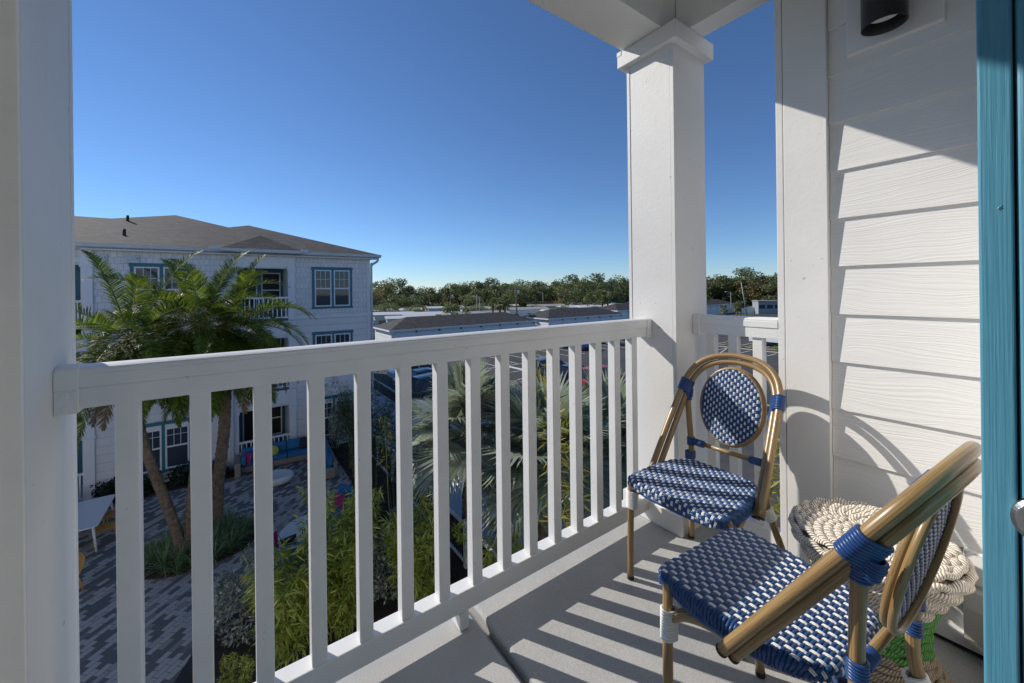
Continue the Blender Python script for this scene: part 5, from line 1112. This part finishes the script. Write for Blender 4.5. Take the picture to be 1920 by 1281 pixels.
for i, (x, y, h) in enumerate([(28.9, 55.8, 4.0), (31.2, 56.4, 4.6), (38.0, 58.9, 6.1), (38.6, 56.0, 6.5), (38.2, 57.0, 5.8), (70.1, 66.6, 6.5), (71.2, 62.9, 5.9), (72.2, 62.1, 6.0), (92.4, 49.7, 5.7), (93.4, 42.8, 3.9), (104.5, 47.0, 3.9), (33.6, 68.2, 5.2), (97, 47.5, 3.2)]):
    t = thing('sabal_palm', 'cabbage palm with a round green head beyond the parking lot', 'palm tree', (x, y, G), i, 'cabbage palms beyond the parking lot')
    o = link('trunk', trme, t); o.scale = (1, 1, max(1.2, h-1.2)); o = link('crown', sab[i % 2], t); o.location = (0, 0, max(1.2, h-1.2))
def oak_mesh(seed, mat, n=3400):
    r = np.random.default_rng(seed); bl_ = []
    for i in range(30):
        a = r.uniform(0, 6.283); q = math.sqrt(r.uniform(0, 1))*.82; z = .30+.62*r.uniform(0, 1)*(1-.55*q*q); bl_.append((((q*math.cos(a))*.52, q*math.sin(a)*.52, z), r.uniform(.075, .17)))
    return crown_mesh('oak_crown', mat, bl_, n//30, .040, .028, seed, .75)
oaks = [oak_mesh(s, m) for s, m in ((61, 'oak_dark'), (62, 'oak_mid'), (63, 'oak_rust'), (64, 'oak_dark'), (65, 'oak_mid'), (66, 'oak_rust'))]
tk = MB(); tk.tube([(0, 0, 0), (.01, 0, .2), (.0, .01, .42)], [.032, .024, .016], 7)
for a in range(6): tk.tube([(0, 0, .18+.03*a), (.14*math.cos(a*1.1), .14*math.sin(a*1.1), .42+.03*a), (.30*math.cos(a*1.1), .30*math.sin(a*1.1), .60+.03*a)], [.016, .010, .004], 5)
tme = tk.mesh('oak_limbs', 'bark')
TREES = [(45.4, 152.0, 9.5), (39.2, 119.5, 10.0), (41.7, 115.3, 10.9), (51.4, 123.1, 8.3), (47.5, 107.5, 7.4), (57.3, 116.4, 7.4), (59.8, 112.2, 9.9), (66.1, 112.5, 10.6), (76.2, 117.7, 10.4), (86.6, 122.5, 10.3), (91.5, 119.0, 10.7), (81.6, 99.0, 9.1), (97.3, 108.7, 10.4), (98.2, 101.8, 12.3), (98.7, 95.3, 10.6), (90.8, 82.5, 10.7), (100.7, 85.3, 11.4), (98.0, 77.4, 11.7), (105.9, 77.9, 11.2), (115.9, 76.9, 10.9), (122, 71.5, 11.6), (125, 70, 11.8), (129.9, 64.4, 12.0), (132.4, 58.9, 13.3), (131, 54, 11), (143.7, 57.0, 12.4), (135.8, 50.3, 11.5), (151.0, 51.7, 12.2), (128, 66, 10), (140, 50, 10.5), (55.4, 98.1, 6.2), (84.4, 84.7, 7.7), (35.4, 97.5, 6.5), (84.3, 72.7, 8.2), (67.1, 91.2, 7.1), (118, 68, 9.5), (168.0, 51.8, 12.5), (35.2, 147.0, 10.6), (31.3, 112.9, 7.6), (109, 116, 11), (122, 106, 11), (121, 92, 11.5), (131, 80, 11.5), (141, 70, 12), (140, 44, 11.5), (150, 38, 12), (71, 128, 9.5), (26, 128, 9), (20, 118, 8.5), (82, 110, 9.5), (90, 100, 9.5), (104, 93, 10), (110, 84, 10), (134, 60, 10.5), (129, 48, 9.5), (75, 105, 8.5), (64, 104, 8), (94, 90, 9), (158, 28, 12), (166, 18, 12.5), (172, 6, 12), (160, 8, 11), (178, -6, 12.5), (168, -18, 12)]
rt_ = random.Random(9)
for i, (x, y, h) in enumerate(TREES):
    kind = rt_.choice([0, 1, 2, 3, 4, 5, 0, 3]); nm = ['dark green', 'mid green', 'rust tinged'][kind % 3]
    t = thing('oak_tree', f'{nm} broad-crowned oak in the tree line on the horizon', 'tree', (x, y, G), rt_.uniform(0, 6), f'{nm} oaks of the tree line')
    h = h*1.10 if h < 10.8 else h
    ws = h*rt_.uniform(1.05, 1.45); t.scale = (ws, ws, h*1.04)
    link('trunk', tme, t); link('crown', oaks[kind], t)
# understory that fills the gaps below the crowns
um = bush_mesh('understory', 'oak_dark', 1.6, 2.2, 900, .42, .26, 71, 14)
ru = random.Random(4)
for i in range(46):
    f_ = i/45; a = R(74-56*f_); d = 112+ru.uniform(-6, 14) if a > R(33) else 146+ru.uniform(0, 12); x, y = d*math.cos(a), d*math.sin(a)
    plant('bush', um, (x, y, G), 'dark bush under the oaks of the tree line', 'bush', 'bushes under the tree line', ru.uniform(1.0, 1.7), i)
bl2 = bush_mesh('bright_bush', 'bright_leaf', 1.0, 1.5, 800, .25, .14, 72, 12)
for i, (x, y, s) in enumerate([(33.5, 75.5, 1.5), (26.4, 70.0, 1.2), (36.5, 58.8, 1.0), (22.0, 67.0, 1.3), (46.5, 62.5, .8), (35.0, 78.0, 1.8), (42, 74, 1.1), (53, 77, 1.2), (63.5, 68, 1), (66, 76, 1.4), (78, 73, 1.1), (48, 90, 1.6), (28.5, 82, 1.5), (20.5, 72, 1.2), (38.5, 71.5, 1.1), (61, 86, 1.5), (82, 79, 1.3), (90, 72, 1.2), (58, 68.5, .9), (86, 92, 1.5), (74, 90, 1.5), (26, 64.5, .9)]): plant('bush', bl2, (x, y, G), 'bright green bush among the mobile homes', 'bush', 'bright bushes among the mobile homes', s, i)
for i, (x, y, h) in enumerate([(24.4, 24.4, 2.6), (25.2, 17.5, 2.2), (49.6, 17.4, 2.3)]):
    t = thing('young_tree', 'thin young tree with sparse rusty leaves in a planting strip', 'tree', (x, y, G), i, 'young trees in the parking strips'); k = MB(); k.tube([(0, 0, 0), (.05, 0, h*.5), (0, 0, h)], [.03, .02, .008], 6)
    for a in range(8): k.tube([(0, 0, h*(.35+.07*a)), (.35*math.cos(a*2.4), .35*math.sin(a*2.4), h*(.5+.07*a))], [.01, .004], 4)
    k.build('trunk', 'bark', t); link('crown', crown_mesh('sparse', 'oak_rust', [((.2*math.cos(a), .2*math.sin(a), h*(.55+.06*a)), .35) for a in range(7)], 22, .10, .05, 80+i, 1), t)

# small garden trees between the mobile homes
rg = random.Random(21)
for i, (x, y, h) in enumerate([(27.8, 86, 5.5), (33.0, 84, 4.5), (30.0, 78.5, 3.8), (22.5, 84, 5.2), (37.0, 92, 5.0), (44.5, 70.5, 3.6), (49.0, 73.5, 4.2), (47.0, 80, 4.5), (53.5, 87, 4.8), (57.0, 80, 4.2), (62.0, 76.5, 4.0), (66.0, 71, 3.8), (69.5, 92, 5.2), (77, 83.5, 4.8), (81.0, 72, 4.2), (86.5, 78, 4.6), (92.5, 66.5, 4.5), (96.5, 82, 5), (35.5, 68.5, 3.4), (42.5, 84, 5.0), (25.5, 96, 5.5), (59, 100, 5.5), (73, 100, 5.5), (84, 99, 5.5), (98, 70, 4.5), (103, 74, 5)]):
    k_ = rg.choice([0, 1, 2, 4]); t = thing('garden_tree', f"small {['dark green', 'mid green', 'rust tinged'][k_ % 3]} garden tree among the mobile homes", 'tree', (x, y, G), rg.uniform(0, 6), f"small {['dark green', 'mid green', 'rust tinged'][k_ % 3]} garden trees")
    t.scale = (h*1.15, h*1.15, h); link('trunk', tme, t); link('crown', oaks[k_], t)
